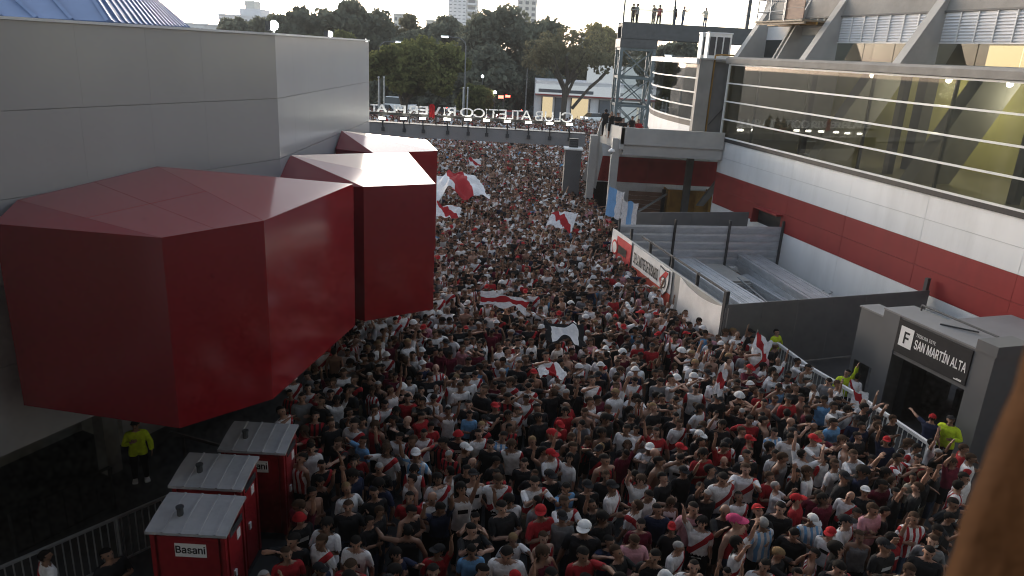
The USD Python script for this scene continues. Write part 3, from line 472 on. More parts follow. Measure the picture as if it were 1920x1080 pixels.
# ---------------------------------------------------------------- railings at the lower left
def railing(name, label, a, b, h, mat_, step=.13, r=.014, cat_='railing', post=2.4):
    a, b = np.array(a, float), np.array(b, float); L = np.linalg.norm(b - a); t = thing(name, label, cat_, a); k = int(L / step); H = np.array([0, 0, h])
    obj(t, 'top_rail', bar(a + H, b + H, .05, .05), mat_); obj(t, 'bottom_rail', bar(a + H * .12, b + H * .12, .035, .035), mat_)
    for i in range(1, k): q = a + (b - a) * i / k; obj(t, 'upright', tube(q + H * .13, q + H * .985, r, 5), mat_)
    for i in range(int(L / post) + 2): q = a + (b - a) * min(1, i * post / L); obj(t, 'post', bar(q, q + H * .99, .06), mat_)
w0, w1 = atz(-60, 1090, 1.1), atz(326, 925, 1.1); railing('railing', 'long pale steel railing behind the toilets at lower left', w0 - [0, 0, 1.1], w1 - [0, 0, 1.1], 1.1, 'grey_steel')
w0, w1 = atz(18, 962, 1.05), atz(205, 876, 1.05); railing('railing', 'black barred railing in the dark under the grey building', w0 - [0, 0, 1.05], w1 - [0, 0, 1.05], 1.05, 'black_metal', .3)
hr = thing('handrail', 'sloping black handrail beside the farthest toilet', 'handrail', atz(345, 890, 0)); p_, q_ = atz(318, 810, 1.9), atz(452, 846, 1.1)
obj(hr, 'rail', bar(p_, q_, .06), 'black_metal'); obj(hr, 'post', bar(p_ * .82 + q_ * .18 - [0, 0, 1.7], p_ * .82 + q_ * .18, .06), 'black_metal'); obj(hr, 'post', bar(q_ - [0, 0, 1.1], q_, .06), 'black_metal')
# ---------------------------------------------------------------- the brown concrete post beside the camera
zz = np.linspace(8.3, 12.6, 90); th = np.linspace(0, 2 * np.pi, 41)[:-1]
eA, eB = aty(1922, 655, .92), aty(1772, 1080, .92)
def rr(t): return .17 / max(abs(math.cos(t - .3)), abs(math.sin(t - .3))) ** .8
r_l = max(-(math.cos(t) * rr(t)) for t in th)
pv = np.array([[eB[0] + (z - eB[2]) * (eA[0] - eB[0]) / (eA[2] - eB[2]) + r_l + math.cos(t) * rr(t), .92 + math.sin(t) * rr(t), z] for z in zz for t in th]); pv[:, :2] += ((meshkit.fbm(pv * 9, 4, 3) - .5) * .024)[:, None] * np.stack([np.cos(np.tile(th, len(zz))), np.sin(np.tile(th, len(zz)))], 1)
for _ in range(12):
    w_ = proj(pv); k_ = (abs(w_[:, 1] - 1000) < 25) & (w_[:, 2] > .1); pv[:, 0] += (1799 - w_[k_, 0].min()) / FPX * .85
I_ = np.arange(len(zz) * 40).reshape(-1, 40); Q_ = np.stack([I_[:-1], np.roll(I_[:-1], -1, 1), np.roll(I_[1:], -1, 1), I_[1:]], -1).reshape(-1, 4)
obj(None, 'pillar', trimesh.Trimesh(pv, np.vstack([Q_[:, [0, 1, 2]], Q_[:, [0, 2, 3]]]), process=False), 'pillar_brown', True, label='rough brown concrete pillar blurred at the right edge', cat='pillar')

# the stand that the picture is taken from: deck, wall behind, slab overhead
sd = thing('stadium_stand', 'concrete stand whose deck and overhead slab surround the brown pillar', 'stand', (0, -1.5, 0))
obj(sd, 'deck', box(-16, 26, -1.8, .45, 8.0, 8.3), 'concrete'); obj(sd, 'back_wall', box(-16, 26, -2.4, -1.8, 0, 34), 'concrete_dark'); obj(sd, 'overhead_slab', box(-16, 26, -1.8, 4.6, 12.8, 13.3), 'concrete'); obj(sd, 'upper_slab', box(-16, 26, -1.8, 9.5, 16.5, 17.2), 'concrete')
# ---------------------------------------------------------------- stadium building on the right
KF = 1.17; a_ = math.radians(-14); FA = Frame(np.array([9.8, 36.6]) * KF, (-math.sin(a_), -math.cos(a_)), (-1, -.2)); zk = lambda z: 10 - (10 - z) * KF
SL = 34.0; Z_TOP, Z_GT, Z_GB, Z_SILL, Z_WM, Z_WR, Z_RM, Z_RW = zk(10.25) + .03, zk(9.91), zk(6.55), zk(6.35), zk(5.57), zk(4.83), zk(4.05), zk(3.27)
st = thing('stadium_building', 'stadium side building with a glazed band over white and red panels', 'building', FA.p(0, 0, 0))
obj(st, 'wall', cat([FA.box(0, SL, -.4, -.03, 0, Z_SILL), FA.box(0, .3, -6, -.4, 0, Z_SILL)]), 'joint')
PJ = [0, 3.0] + [3.0 + 4.33 * k for k in range(1, 8)]; NS0, NS1, NZ0, NZ1 = 4.95, 7.0, Z_RW, zk(3.92)
for z0, z1, m in ((Z_WM, Z_SILL - .0, 'white_panel'), (Z_WR, Z_WM, 'white_panel'), (Z_RM, Z_WR, 'red_panel'), (Z_RW, Z_RM, 'red_panel'), (0, Z_RW, 'white_panel')):
    for a, b in zip(PJ[:-1], PJ[1:]):
        if m == 'red_panel' and z0 == Z_RW and a < NS0 < b:
            for a2, b2, zz0, zz1 in ((a + .006, NS0, z0, z1), (NS1, b - .006, z0, z1), (NS0 + .002, NS1 - .002, NZ1, z1)): obj(st, 'red_panel', FA.box(a2, b2, -.03, 0, zz0 + .006, zz1 - .006), m)
        else: obj(st, 'red_panel' if m == 'red_panel' else 'white_panel', FA.box(a + .006, b - .006, -.03, 0, z0 + .006, z1 - .006), m)
obj(st, 'recess', cat([FA.box(NS0 + .02, NS1 - .02, -.028, -.012, NZ0 + .02, NZ1 - .02)]), 'sign_black'); obj(st, 'recess_lining', FA.box(NS0 - .1, NS0 - .0, .001, .35, NZ0, NZ1 + .05), 'red_panel'); obj(st, 'recess_lining', FA.box(NS0, NS1 + .1, .001, .35, NZ1 + .01, NZ1 + .09), 'red_panel')
obj(st, 'sill', FA.box(-.02, SL, -.3, .06, Z_SILL, Z_GB - .04), 'sign_black')
zt = np.linspace(Z_GB, Z_GT, 5)
for i, z in enumerate(zt): obj(st, 'transom', FA.box(-.03, SL, -.05, .07, z - .035, z + .035), 'white_trim')
obj(st, 'corner_post', FA.box(-.10, -.03, -.06, .07, Z_GB - .035, Z_GT + .035), 'white_trim')
for a, b in zip(PJ[:-1], PJ[1:]):
    for k in range(2):
        s0, s1 = a + (b - a) * k / 2, a + (b - a) * (k + 1) / 2
        for i in range(4): obj(st, 'window', FA.box(s0 + .004, s1 - .004, -.012, .0, zt[i] + .036, zt[i + 1] - .036), 'window_glass')
    if a: obj(st, 'mullion', FA.box(a - .04, a + .04, -.14, -.02, Z_GB, Z_GT), 'dark_metal')
obj(st, 'cornice', FA.side(-.25, SL, [(-1.5, Z_TOP - .02), (.10, Z_TOP), (.22, Z_TOP - .10), (.18, Z_GT + .06), (-1.5, Z_GT + .06)]), 'concrete')
# lobby behind the glass
obj(st, 'lobby_floor', FA.box(.3, SL, -7, -.3, Z_GB - .25, Z_GB - .1), 'lobby_floor'); obj(st, 'lobby_ceiling', FA.box(.0, SL, -7, -1.5, Z_GT - .02, Z_GT + .2), 'concrete_dark')
obj(st, 'lobby_wall', FA.box(.0, SL, -7.0, -6.8, Z_GB - .1, Z_GT - .02), 'ochre_wall'); obj(st, 'lobby_wall', FA.box(-.02, .1, -6.8, -.1, Z_GB - .1, Z_GT), 'concrete_dark')
obj(st, 'lobby_wall', FA.box(SL - .1, SL, -6.8, -.1, Z_GB - .1, Z_GT), 'concrete_dark')
RIB = [.40, 6.57, 12.83, 19.1, 25.3, 31.5]
for i, s in enumerate(RIB[1:]):
    s += 1.2
    obj(st, 'raking_column', FA.side(s - .35, s + .35, [(-.5, Z_GB - .1), (-2.3, Z_GB - .1), (-4.6, Z_GT), (-2.8, Z_GT)]), 'concrete_dark')
    obj(st, 'column', FA.box(s + 2.6, s + 3.15, -3.9, -3.35, Z_GB - .1, Z_GT), 'dark_metal'); obj(st, 'column', FA.box(s - 2.2, s - 1.9, -1.5, -1.2, Z_GB - .1, Z_GT), 'dark_metal')
for s in (9.2, 13.6, 16.4, 20.3, 24, 28):
    o = -1.9; q = FA.p(s, o, Z_GT - .09); obj(st, 'ceiling_lamp', sphere(q, .11, 2, (1, 1, 1)), 'spot_glow')
for s, o in ((5.5, -4.6), (10.5, -4.9), (15.5, -4.9), (20.5, -4.9), (25.5, -4.9)):
    q = FA.p(s, o, Z_GT - .1); L_ = UsdLux.SphereLight.Define(stage, numbered(st.path, 'lobby_light')); L_.CreateRadiusAttr(.4); L_.CreateIntensityAttr(1); L_.CreateNormalizeAttr(True); L_.AddTranslateOp().Set(Gf.Vec3d(*map(float, q - st.base - [0, 0, .45]))); L_.CreateColorAttr(Gf.Vec3f(1, .93, .72)); L_.CreateIntensityAttr(40.0 if s > 8 else 8.0)
# upper storey: wall set back, sloping ribs, louvres over windows
zb_, zl0, zl1, SB = Z_TOP - .02, zk(11.02), zk(11.95), -1.55
obj(st, 'upper_wall', FA.side(-.2, SL, [(SB - .3, zl1 + .08), (SB, zl1 + .08), (SB - 1.4, 19.0), (SB - 1.7, 19.0)]), 'concrete'); obj(st, 'upper_lintel', FA.box(-.2, SL, SB - .25, SB + .05, zl1 + .01, zl1 + .078), 'concrete_dark')
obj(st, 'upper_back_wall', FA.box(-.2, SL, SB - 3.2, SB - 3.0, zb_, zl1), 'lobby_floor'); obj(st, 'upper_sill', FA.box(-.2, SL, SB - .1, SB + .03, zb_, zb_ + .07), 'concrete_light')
for i, s in enumerate(RIB):
    obj(st, 'sloping_rib', FA.side(s - .22, s + .22, [(.02, Z_TOP), (SB - 2.0, Z_TOP), (SB - 6.5, 19.2), (SB - 3.6, 19.2)]) if 0 else FA.side(s - .22, s + .22, [(.02, Z_TOP), (SB - .5, Z_TOP), (SB - 4.5, 19.2), (-5.35, 19.2)]), 'concrete_light')
    if i == 0: continue
    s1 = RIB[i + 1] - .24 if i + 1 < len(RIB) else SL; s0 = s + .24; n = 7
    for k in range(n):
        u, w = s0 + (s1 - s0) * k / n, s0 + (s1 - s0) * (k + 1) / n; lv = obj(st, 'louvre', FA.box(u + .02, w - .02, SB - .06, SB - .03, zl0, zl1), 'louvre_white')
        for j in range(9): z = zl0 + .05 + (zl1 - zl0 - .08) * j / 9; obj(lv, 'slat', FA.side(u + .04, w - .04, [(SB - .03, z + .07), (SB + .025, z), (SB + .03, z + .012), (SB - .03, z + .09)]), 'louvre_white')
        obj(st, 'louvre_post', FA.box(w - .02, w + .02, SB - .06, SB + .05, zl0, zl1), 'white_trim')
    for k in range(3): u, w = s0 + (s1 - s0) * k / 3, s0 + (s1 - s0) * (k + 1) / 3; obj(st, 'window', FA.box(u + .025, w - .025, SB - .012, SB, zb_ + .075, zl0 - .01), 'window_glass')
    obj(st, 'window_head', FA.box(s0, s1, SB - .07, SB + .04, zl0 - .05, zl0 - .008), 'white_trim')
obj(st, 'lit_blind', FA.box(RIB[2] + 1.5, RIB[3], SB - 1.2, SB - 1.15, zb_ + .1, zl0 - .05), 'window_glow'); obj(st, 'ceiling_lamp', FA.box(RIB[1] + 3.6, RIB[1] + 4.5, SB - 1.3, SB - 1.1, zl0 - .3, zl0 - .15), 'window_glow')
# first bay between the two ribs at the far end: smaller windows, recess and infill beam
s0, s1 = RIB[0] + .24, RIB[1] - .24; sm = s0 + 2.9
for s in (sm, sm + .35): obj(st, 'sloping_rib', FA.side(s - .06, s + .06, [(-.3, Z_TOP), (SB - .3, Z_TOP), (SB - 2.6, 14.2), (-1.9 - .3, 14.2)]), 'concrete_light')
obj(st, 'louvre', FA.box(s0, sm - .1, SB - .05, SB, zl0 + .1, zl0 + .75), 'louvre_white'); obj(st, 'window', FA.box(s0, sm - .1, SB - .012, SB, zb_ + .075, zl0 + .09), 'dark_glass'); obj(st, 'infill_beam', FA.box(sm + .45, s1, SB - .1, SB + .1, zl0 + .3, zl0 + .95), 'concrete_light')
for k in range(4): obj(st, 'infill_post', FA.box(sm + .8 + k * .55, sm + .92 + k * .55, SB - .12, SB, zl0 + .95, zl1 + .1), 'concrete_light')
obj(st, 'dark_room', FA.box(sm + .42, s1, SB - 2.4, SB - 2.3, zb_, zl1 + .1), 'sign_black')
# work platform hanging between the ribs
pf = thing('work_platform', 'hanging work platform with pipe railings and a brown board', 'platform', FA.p(3.8, -1.2, 12.3)); zf = 12.05
obj(pf, 'deck', FA.box(2.0, 6.2, -1.5, .1, zf, zf + .07), 'ply')
for k in range(3): obj(pf, 'bearer', FA.box(2.0, 6.2, -1.4 + k * .65, -1.3 + k * .65, zf - .12, zf), 'ochre_paint' if k == 1 else 'ply')
for s in (2.1, 3.3, 4.5): obj(pf, 'post', tube(FA.p(s, .05, zf), FA.p(s, .05, zf + 1.15), .03, 6), 'grey_steel')
for z in (.5, 1.1): obj(pf, 'rail', tube(FA.p(2.1, .05, zf + z), FA.p(4.6, .05, zf + z), .026, 6), 'grey_steel'); obj(pf, 'rail', tube(FA.p(2.1, .05, zf + z), FA.p(2.1, -1.4, zf + z), .026, 6), 'grey_steel')
obj(pf, 'brace', tube(FA.p(3.1, .05, zf), FA.p(3.9, .05, zf + 1.1), .022, 6), 'grey_steel')
for k in range(3): obj(pf, 'board', FA.box(4.65, 6.15, .02, .06, zf + .1 + k * .52, zf + .6 + k * .52), 'brown_board')
obj(pf, 'board_frame', cat([FA.box(4.6, 4.66, .0, .1, zf, zf + 1.75)]), 'grey_steel')
# ---------------------------------------------------------------- landing with concrete parapet, columns and stairs at the far end
Y0 = float(FA.o[1]) - .6; pz1, pz0 = aty(1240, 243, Y0)[2], aty(1240, 283, Y0)[2]; xl, xr = aty(1166, 240, Y0)[0], FA.p(.2, 0, 0)[0]
ld = thing('stair_landing', 'concrete stair landing on columns beside the stadium building', 'landing', ((xl + xr) / 2, Y0, 0))
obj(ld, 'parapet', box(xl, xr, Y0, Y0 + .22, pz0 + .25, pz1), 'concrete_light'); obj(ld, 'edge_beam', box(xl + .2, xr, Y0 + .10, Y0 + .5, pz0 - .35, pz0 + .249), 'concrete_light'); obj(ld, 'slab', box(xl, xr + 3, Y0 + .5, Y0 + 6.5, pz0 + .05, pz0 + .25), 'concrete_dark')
pk = aty(1128, 228, Y0 + 4.5); ft = atz(1094, 330, .0)
ft = np.array([aty(1080, 330, Y0 + 5.0)[0] - .5, Y0 + 5.2, .4])
obj(ld, 'stair_parapet', loft([(xl, Y0, pz1), (pk[0], pk[1], pk[2]), (pk[0], pk[1], pk[2] - 1.25), (xl, Y0, pz0 - .05)], [(xl + .2, Y0, pz1), (pk[0] + .2, pk[1], pk[2]), (pk[0] + .2, pk[1], pk[2] - 1.25), (xl + .2, Y0, pz0 - .05)]), 'concrete_light')
fl = np.array([aty(1092, 335, Y0 + 5.5)[0], Y0 + 5.5, aty(1092, 335, Y0 + 5.5)[2]])
obj(ld, 'stair_flight', loft([(pk[0] - .02, pk[1] - .1, pk[2]), (fl[0], fl[1] - .1, fl[2]), (fl[0] + .9, fl[1] - .1, fl[2] - .6), (pk[0] + .25, pk[1] - .1, pk[2] - 2.1)], [(pk[0] - .02, pk[1] + .2, pk[2]), (fl[0], fl[1] + .2, fl[2]), (fl[0] + .9, fl[1] + .2, fl[2] - .6), (pk[0] + .25, pk[1] + .2, pk[2] - 2.1)]), 'concrete_light')
for (x, y0, y1), dy in (((1156, 268, 372), .3), ((1114, 262, 372), 3.2)):
    c_ = aty(x, y0, Y0 + dy); obj(ld, 'column', box(c_[0] - .22, c_[0] + .22, Y0 + dy, Y0 + dy + .44, 0, c_[2] + .25), 'concrete_light')
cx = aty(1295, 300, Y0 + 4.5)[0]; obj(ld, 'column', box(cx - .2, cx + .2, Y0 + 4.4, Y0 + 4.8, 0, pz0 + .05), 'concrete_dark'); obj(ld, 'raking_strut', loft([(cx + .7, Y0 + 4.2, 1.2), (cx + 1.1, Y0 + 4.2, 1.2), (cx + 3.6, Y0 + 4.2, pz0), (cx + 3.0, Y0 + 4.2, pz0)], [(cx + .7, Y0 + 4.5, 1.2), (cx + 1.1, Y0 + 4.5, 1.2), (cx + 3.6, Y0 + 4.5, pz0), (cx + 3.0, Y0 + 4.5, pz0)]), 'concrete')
# red and white wall under the landing
yb = Y0 + 6.5; rw = thing('banded_wall', 'red wall with white bands in the shade under the landing', 'wall', (xl + 4, yb, 0)); xa, xb = aty(1102, 320, yb)[0], xr + 3
zr0, zr1 = aty(1200, 343, yb)[2], aty(1200, 296, yb)[2]
obj(rw, 'wall', box(xa, xb, yb + .03, yb + .3, 0, pz0 + .05), 'joint')
n_ = 5
for k in range(n_):
    u, w = xa + (xb - xa) * k / n_, xa + (xb - xa) * (k + 1) / n_
    for z0, z1, m in ((.02, zr0, 'white_panel'), (zr0, zr1, 'red_panel'), (zr1, pz0 + .04, 'white_panel')):
        if k == 0 and z0 < .1: obj(rw, 'white_panel', box(u + 1.9, w - .005, yb, yb + .03, z0 + .005, z1 - .005), m); continue
        obj(rw, 'red_panel' if m == 'red_panel' else 'white_panel', box(u + .005, w - .005, yb, yb + .03, z0 + .005, z1 - .005), m)
obj(rw, 'door', box(xa + .5, xa + 1.85, yb, yb + .03, .02, zr0 - .06), 'dark_glass'); obj(rw, 'door_frame', box(xa + .4, xa + 1.9, yb - .02, yb + .02, zr0 - .06, zr0 - .0), 'white_trim')
sc_ = thing('security_camera', 'white dome camera under the stair parapet', 'camera', aty(1147, 283, Y0 - .2)); obj(sc_, 'arm', tube(sc_.base + [0, .3, .1], sc_.base + [0, 0, .1], .04, 6), 'white_paint'); obj(sc_, 'housing', sphere(sc_.base, .17, 2, (1.1, 1, .75)), 'white_paint'); obj(sc_, 'dome', sphere(sc_.base - [0, 0, .06], .11, 2), 'dark_glass')
# ---------------------------------------------------------------- end block: concrete pier, pipe, rooftop machines, curved glass room
pr = thing('end_pier', 'grey concrete pier at the far end of the stadium building', 'wall block', FA.p(-1.5, -1.2, 0)); ya = Y0 + 1.4
xp0, xp1 = aty(1303, 180, ya)[0], FA.p(0, -.2, 0)[0]; zp = aty(1330, 112, ya)[2]
obj(pr, 'wall', box(xp0 + .75, xp1, ya, ya + 4, pz0 + .25, zp - .1), 'concrete_dark'); obj(pr, 'pilaster', box(xp0, xp0 + .74, ya - .25, ya + 4, pz0 + .25, zp), 'concrete'); obj(pr, 'coping', box(xp0 - .05, xp1, ya - .3, ya + 4, zp + .002, zp + .08), 'concrete_light')
obj(pr, 'pipe', path_tube([(xp0 + .85, ya - .08, pz0 + .3), (xp0 + .85, ya - .08, zp + .25), (xp0 + 1.2, ya - .08, zp + .3), (xp1 + .6, ya - .08, zp + .3)], .05), 'ochre_paint')
obj(pr, 'handrail', bar((xp0 + .95, ya - .05, pz1 + .3), (xp1, ya - .05, pz1 + 1.4), .06), 'dark_metal')
for k, (x0, x1, lb) in enumerate(((1313, 1332, 'left'), (1326, 1366, 'right'))):
    q = aty((x0 + x1) / 2, 110, ya + 1.5 - k); w = (x1 - x0) / FPX * q[1] * 1.02; t = thing('cooling_unit', f'{lb} one of the two white cooling units on the concrete pier', 'cooling unit', (q[0], q[1], zp + .082), 'cooling units on the pier'); h = 1.35
    obj(t, 'casing', box(q[0] - w / 2, q[0] + w / 2, q[1], q[1] + .8, zp + .082, zp + .082 + h), 'white_paint'); obj(t, 'lid', box(q[0] - w / 2 - .04, q[0] + w / 2 + .04, q[1] - .04, q[1] + .84, zp + .084 + h, zp + .15 + h), 'louvre_white')
    for j in range(3): obj(t, 'grille', box(q[0] - w / 2 + .08 + j * (w - .1) / 3, q[0] - w / 2 + (j + 1) * (w - .1) / 3, q[1] - .015, q[1] - .001, zp + .25, zp + h - .1), 'dark_metal')
gr_ = thing('curved_glass_room', 'curved glazed room with white bands beside the concrete pier', 'glass room', (xp0, ya + 3, 0))
qa, qb = aty(1304, 200, ya)[:2], aty(1228, 160, ya + 14.5)[:2]; z0_, z1_ = aty(1308, 238, ya)[2], aty(1300, 119, ya)[2]; us_ = np.linspace(0, 1, 9); nb_ = np.array([-(qb - qa)[1], (qb - qa)[0]]); nb_ /= np.linalg.norm(nb_); nb_ *= -np.sign(nb_[0]) * 1.0
arc_at = lambda o: [qa + (qb - qa) * u + nb_ * (1.1 * 4 * u * (1 - u) + o) for u in us_]
arc, arc2 = arc_at(0), arc_at(-.25)
lev = np.linspace(z0_ + .35, z1_, 5)
for i in range(8):
    a, b, a2, b2 = arc[i], arc[i + 1], arc2[i], arc2[i + 1]; pz = lambda q, z: (q[0], q[1], z)
    obj(gr_, 'base_panel', loft([pz(a, pz0 + .3), pz(b, pz0 + .3), pz(b, z0_), pz(a, z0_)], [pz(a2, pz0 + .3), pz(b2, pz0 + .3), pz(b2, z0_), pz(a2, z0_)]), 'white_panel'); obj(gr_, 'sill', loft([pz(a, z0_ + .002), pz(b, z0_ + .002), pz(b, z0_ + .3), pz(a, z0_ + .3)], [pz(a2, z0_ + .002), pz(b2, z0_ + .002), pz(b2, z0_ + .3), pz(a2, z0_ + .3)]), 'sign_black')
    for j in range(4): obj(gr_, 'window', loft([pz(a, lev[j] + .04), pz(b, lev[j] + .04), pz(b, lev[j + 1] - .04), pz(a, lev[j + 1] - .04)], [pz(a * .99 + a2 * .01, lev[j] + .04), pz(b * .99 + b2 * .01, lev[j] + .04), pz(b * .99 + b2 * .01, lev[j + 1] - .04), pz(a * .99 + a2 * .01, lev[j + 1] - .04)]), 'dark_glass')
o_ = arc_at(.06)
for z in lev[:4]: obj(gr_, 'transom', cat([loft([(*o_[i], z - .035), (*o_[i + 1], z - .035), (*o_[i + 1], z + .035), (*o_[i], z + .035)], [(*arc2[i], z - .035), (*arc2[i + 1], z - .035), (*arc2[i + 1], z + .035), (*arc2[i], z + .035)]) for i in range(8)]), 'white_trim')
obj(gr_, 'roof', prism([*(tuple(q) for q in arc_at(.25)), tuple(arc[8] + [6, 0]), tuple(arc[0] + [6, 0])], z1_, z1_ + .28), 'white_paint'); obj(gr_, 'floor', prism([*(tuple(q) for q in arc2), tuple(arc[8] + [6, 0]), tuple(arc[0] + [6, 0])], pz0 + .35, z0_ + .2), 'concrete_dark'); obj(gr_, 'back_wall', prism([tuple(q) for q in arc_at(-3.2)] + [tuple(arc[8] + [6, 0]), tuple(arc[0] + [6, 0])], z0_ + .21, z1_ - .01), 'concrete_dark')
# ---------------------------------------------------------------- lattice lift tower and dark footbridge
YT = 68.0; x0, x1 = aty(1163, 120, YT)[0], aty(1224, 120, YT)[0]; zt0, zt1 = 0.0, aty(1190, 90, YT)[2]; tw = thing('lattice_tower', 'steel lattice lift tower standing behind the stair landing', 'tower', ((x0 + x1) / 2, YT + 1.5, 0)); dp = 3.2
cn = [(x0, YT), (x1, YT), (x1, YT + dp), (x0, YT + dp)]
for x, y in cn: obj(tw, 'corner_post', box(x - .14, x + .14, y - .14, y + .14, 0, zt1), 'lattice_steel')
nz = 4; zs = np.linspace(1.0, zt1 - .1, nz + 1)
for i in range(4):
    a, b = np.array(cn[i]), np.array(cn[(i + 1) % 4])
    for z in zs: obj(tw, 'beam', bar((*a, z), (*b, z), .16, .22), 'lattice_steel')
    for z0, z1 in zip(zs[:-1], zs[1:]): obj(tw, 'diagonal', bar((*a, z0), (*b, z1), .10), 'lattice_steel'); obj(tw, 'diagonal', bar((*b, z0), (*(a * .985 + b * .015), z1), .09), 'lattice_steel')
obj(tw, 'lift_shaft', box(x0 + .6, x1 - .6, YT + .6, YT + dp - .6, 0, zt1 - .1), 'clear_glass'); obj(tw, 'head', box(x0 - .2, x1 + .2, YT - .2, YT + dp + .2, zt1, aty(1190, 73, YT)[2] - .02), 'dark_metal')
xb0, xb1 = x0 - .15, aty(1440, 60, YT)[0] + 3; zb0, zb1 = aty(1180, 72, YT)[2], aty(1190, 42, YT)[2]
br = thing('footbridge', 'dark footbridge with glass sides high between tower and stadium', 'footbridge', (xb0, YT + 1.4, zb0)); obj(br, 'girder', box(xb0, xb1, YT - .1, YT + .1, zb0, zb1), 'dark_metal'); obj(br, 'girder', box(xb0, xb1, YT + 2.8, YT + 3.0, zb0, zb1), 'dark_metal'); obj(br, 'deck', box(xb0, xb1, YT + .1, YT + 2.8, zb1 - .35, zb1 - .12), 'concrete_dark')
for k in range(3): u, w = xb0 + k * 1.45, xb0 + (k + 1) * 1.45; obj(br, 'glass_panel', box(u + .02, w - .02, YT - .03, YT - .01, zb1, zb1 + 3.4), 'clear_glass')
obj(br, 'cabin_wall', box(xb0 + .2, xb0 + 3.9, YT + 2.75, YT + 2.8, zb1, zb1 + 3.4), 'clear_glass'); obj(br, 'cabin_roof', box(xb0 - .1, xb0 + 4.5, YT - .2, YT + 3.0, zb1 + 3.42, zb1 + 3.6), 'dark_metal')
for x in (xb0 + .05, xb0 + 4.4): obj(br, 'cabin_post', box(x - .06, x + .06, YT - .05, YT + .05, zb1, zb1 + 3.42), 'dark_metal')
obj(br, 'rail', bar((xb0, YT, zb1 + 1.05), (xb1, YT, zb1 + 1.05), .04), 'grey_steel'); xq = aty(1404, 20, YT)[0]; obj(br, 'post', box(xq - .14, xq + .14, YT - .15, YT + .15, zb1, zb1 + 4.2), 'dark_metal'); obj(br, 'strip_lamp', box(aty(1330, 4, YT)[0], xq - .2, YT + 1, YT + 1.1, zb1 + 2.55, zb1 + 2.62), 'strip_glow'); obj(br, 'strip_lamp', box(xq + .2, xq + 2.2, YT + 1, YT + 1.1, zb1 + 2.5, zb1 + 2.57), 'strip_glow'); obj(br, 'globe_lamp', sphere((aty(1407, 12, YT)[0] + .05, YT + .6, zb1 + 1.75), .17), 'spot_glow')
BR = (YT, zb1)
# ---------------------------------------------------------------- scrap yard: hoardings, corrugated fence, banner wall
ZF = 2.36; P1 = atz(1362, 572, ZF); P2 = FA.p(FA.hit(1748, 543)[0], 0, ZF); P0 = atz(1150, 425, ZF); P3 = atz(1470, 421, ZF); P3[:2] = FA.p(FA.hit(1470, 421)[0], .05, 0)[:2]
HF = Frame(P1, P2[:2] - P1[:2], (0, -1)); hl = float(np.linalg.norm(P2[:2] - P1[:2])) - .1
hd = thing('hoarding', 'dark grey panel hoarding in front of the scrap yard', 'hoarding', (*((P1 + P2) / 2)[:2], 0)); n_ = 6
for k in range(n_): obj(hd, 'panel', HF.box(hl * k / n_ + .006, hl * (k + 1) / n_ - .006, -.04, 0, .03, ZF), 'hoarding_grey')
for s in (0, hl): obj(hd, 'post', HF.box(s - .07 + (.04 if s == 0 else -.1), s + .07 + (.04 if s == 0 else -.1), -.18, -.042, 0, ZF + .45), 'dark_metal')
obj(hd, 'top_rail', HF.box(.1, hl - .2, -.1, -.042, ZF - .1, ZF - .04), 'dark_metal')
WF = Frame(P1, P0[:2] - P1[:2], (-1, -.2)); wl = float(np.linalg.norm(P0[:2] - P1[:2])); bw = thing('precast_wall', 'pale concrete panel wall hung with banners along the crowd', 'wall', (*((P1 + P0) / 2)[:2], 0)); n_ = 5
for k in range(n_): obj(bw, 'panel', WF.box(wl * k / n_ + .01, wl * (k + 1) / n_ - .01, -.12, 0, .0, ZF - .12), 'concrete_light')
for k in range(n_): obj(bw, 'post', WF.box(wl * k / n_ + .3, wl * k / n_ + .38, -.24, -.13, 0, ZF + .35), 'dark_metal')
obj(bw, 'top_rail', WF.box(.3, wl * .72, -.21, -.15, ZF + .28, ZF + .345), 'dark_metal')
CF = Frame(P0 + [.3, .25, 0], P3[:2] - P0[:2] - np.array([.3, .25]), (0, -1)); cl = float(np.linalg.norm(P3[:2] - P0[:2] - np.array([.3, .25])))
cf = thing('corrugated_fence', 'fence of ribbed galvanised sheets at the back of the scrap yard', 'fence', (*((P0 + P3) / 2)[:2], 0)); n_ = 3
ZC = 2.42
for k in range(n_):
    s0, s1 = cl * k / n_ + .05, cl * (k + 1) / n_ - .05
    for j in range(6):
        z0, z1 = .05 + (ZC - .05) * j / 6, .05 + (ZC - .05) * (j + 1) / 6; obj(cf, 'sheet', FrS if 0 else CF.side(s0, s1, [(-.05, z0), (-.012, z0 + .015), (.0, z0 + .16), (0.0, z1 - .10), (-.035, z1 - .004), (-.05, z1 - .004)]), 'galvanised')
for k in range(n_ + 1): obj(cf, 'post', CF.box(cl * k / n_ - .05, cl * k / n_ + .05, -.02, .08, 0, ZC + .3), 'black_metal' if k in (1,) else 'dark_metal')
b0, b1 = atz(1186, 398, 2.6), atz(1405, 398, 2.6); BF = Frame(b0, b1[:2] - b0[:2], (0, -1)); bl = float(np.linalg.norm(b1[:2] - b0[:2])); gw = thing('hoarding', 'plain grey hoarding behind the corrugated fence', 'hoarding', (*((b0 + b1) / 2)[:2], 0))
for k in range(4): obj(gw, 'panel', BF.box(bl * k / 4 + .005, bl * (k + 1) / 4 - .005, -.05, 0, 0, 2.6), 'hoarding_grey')
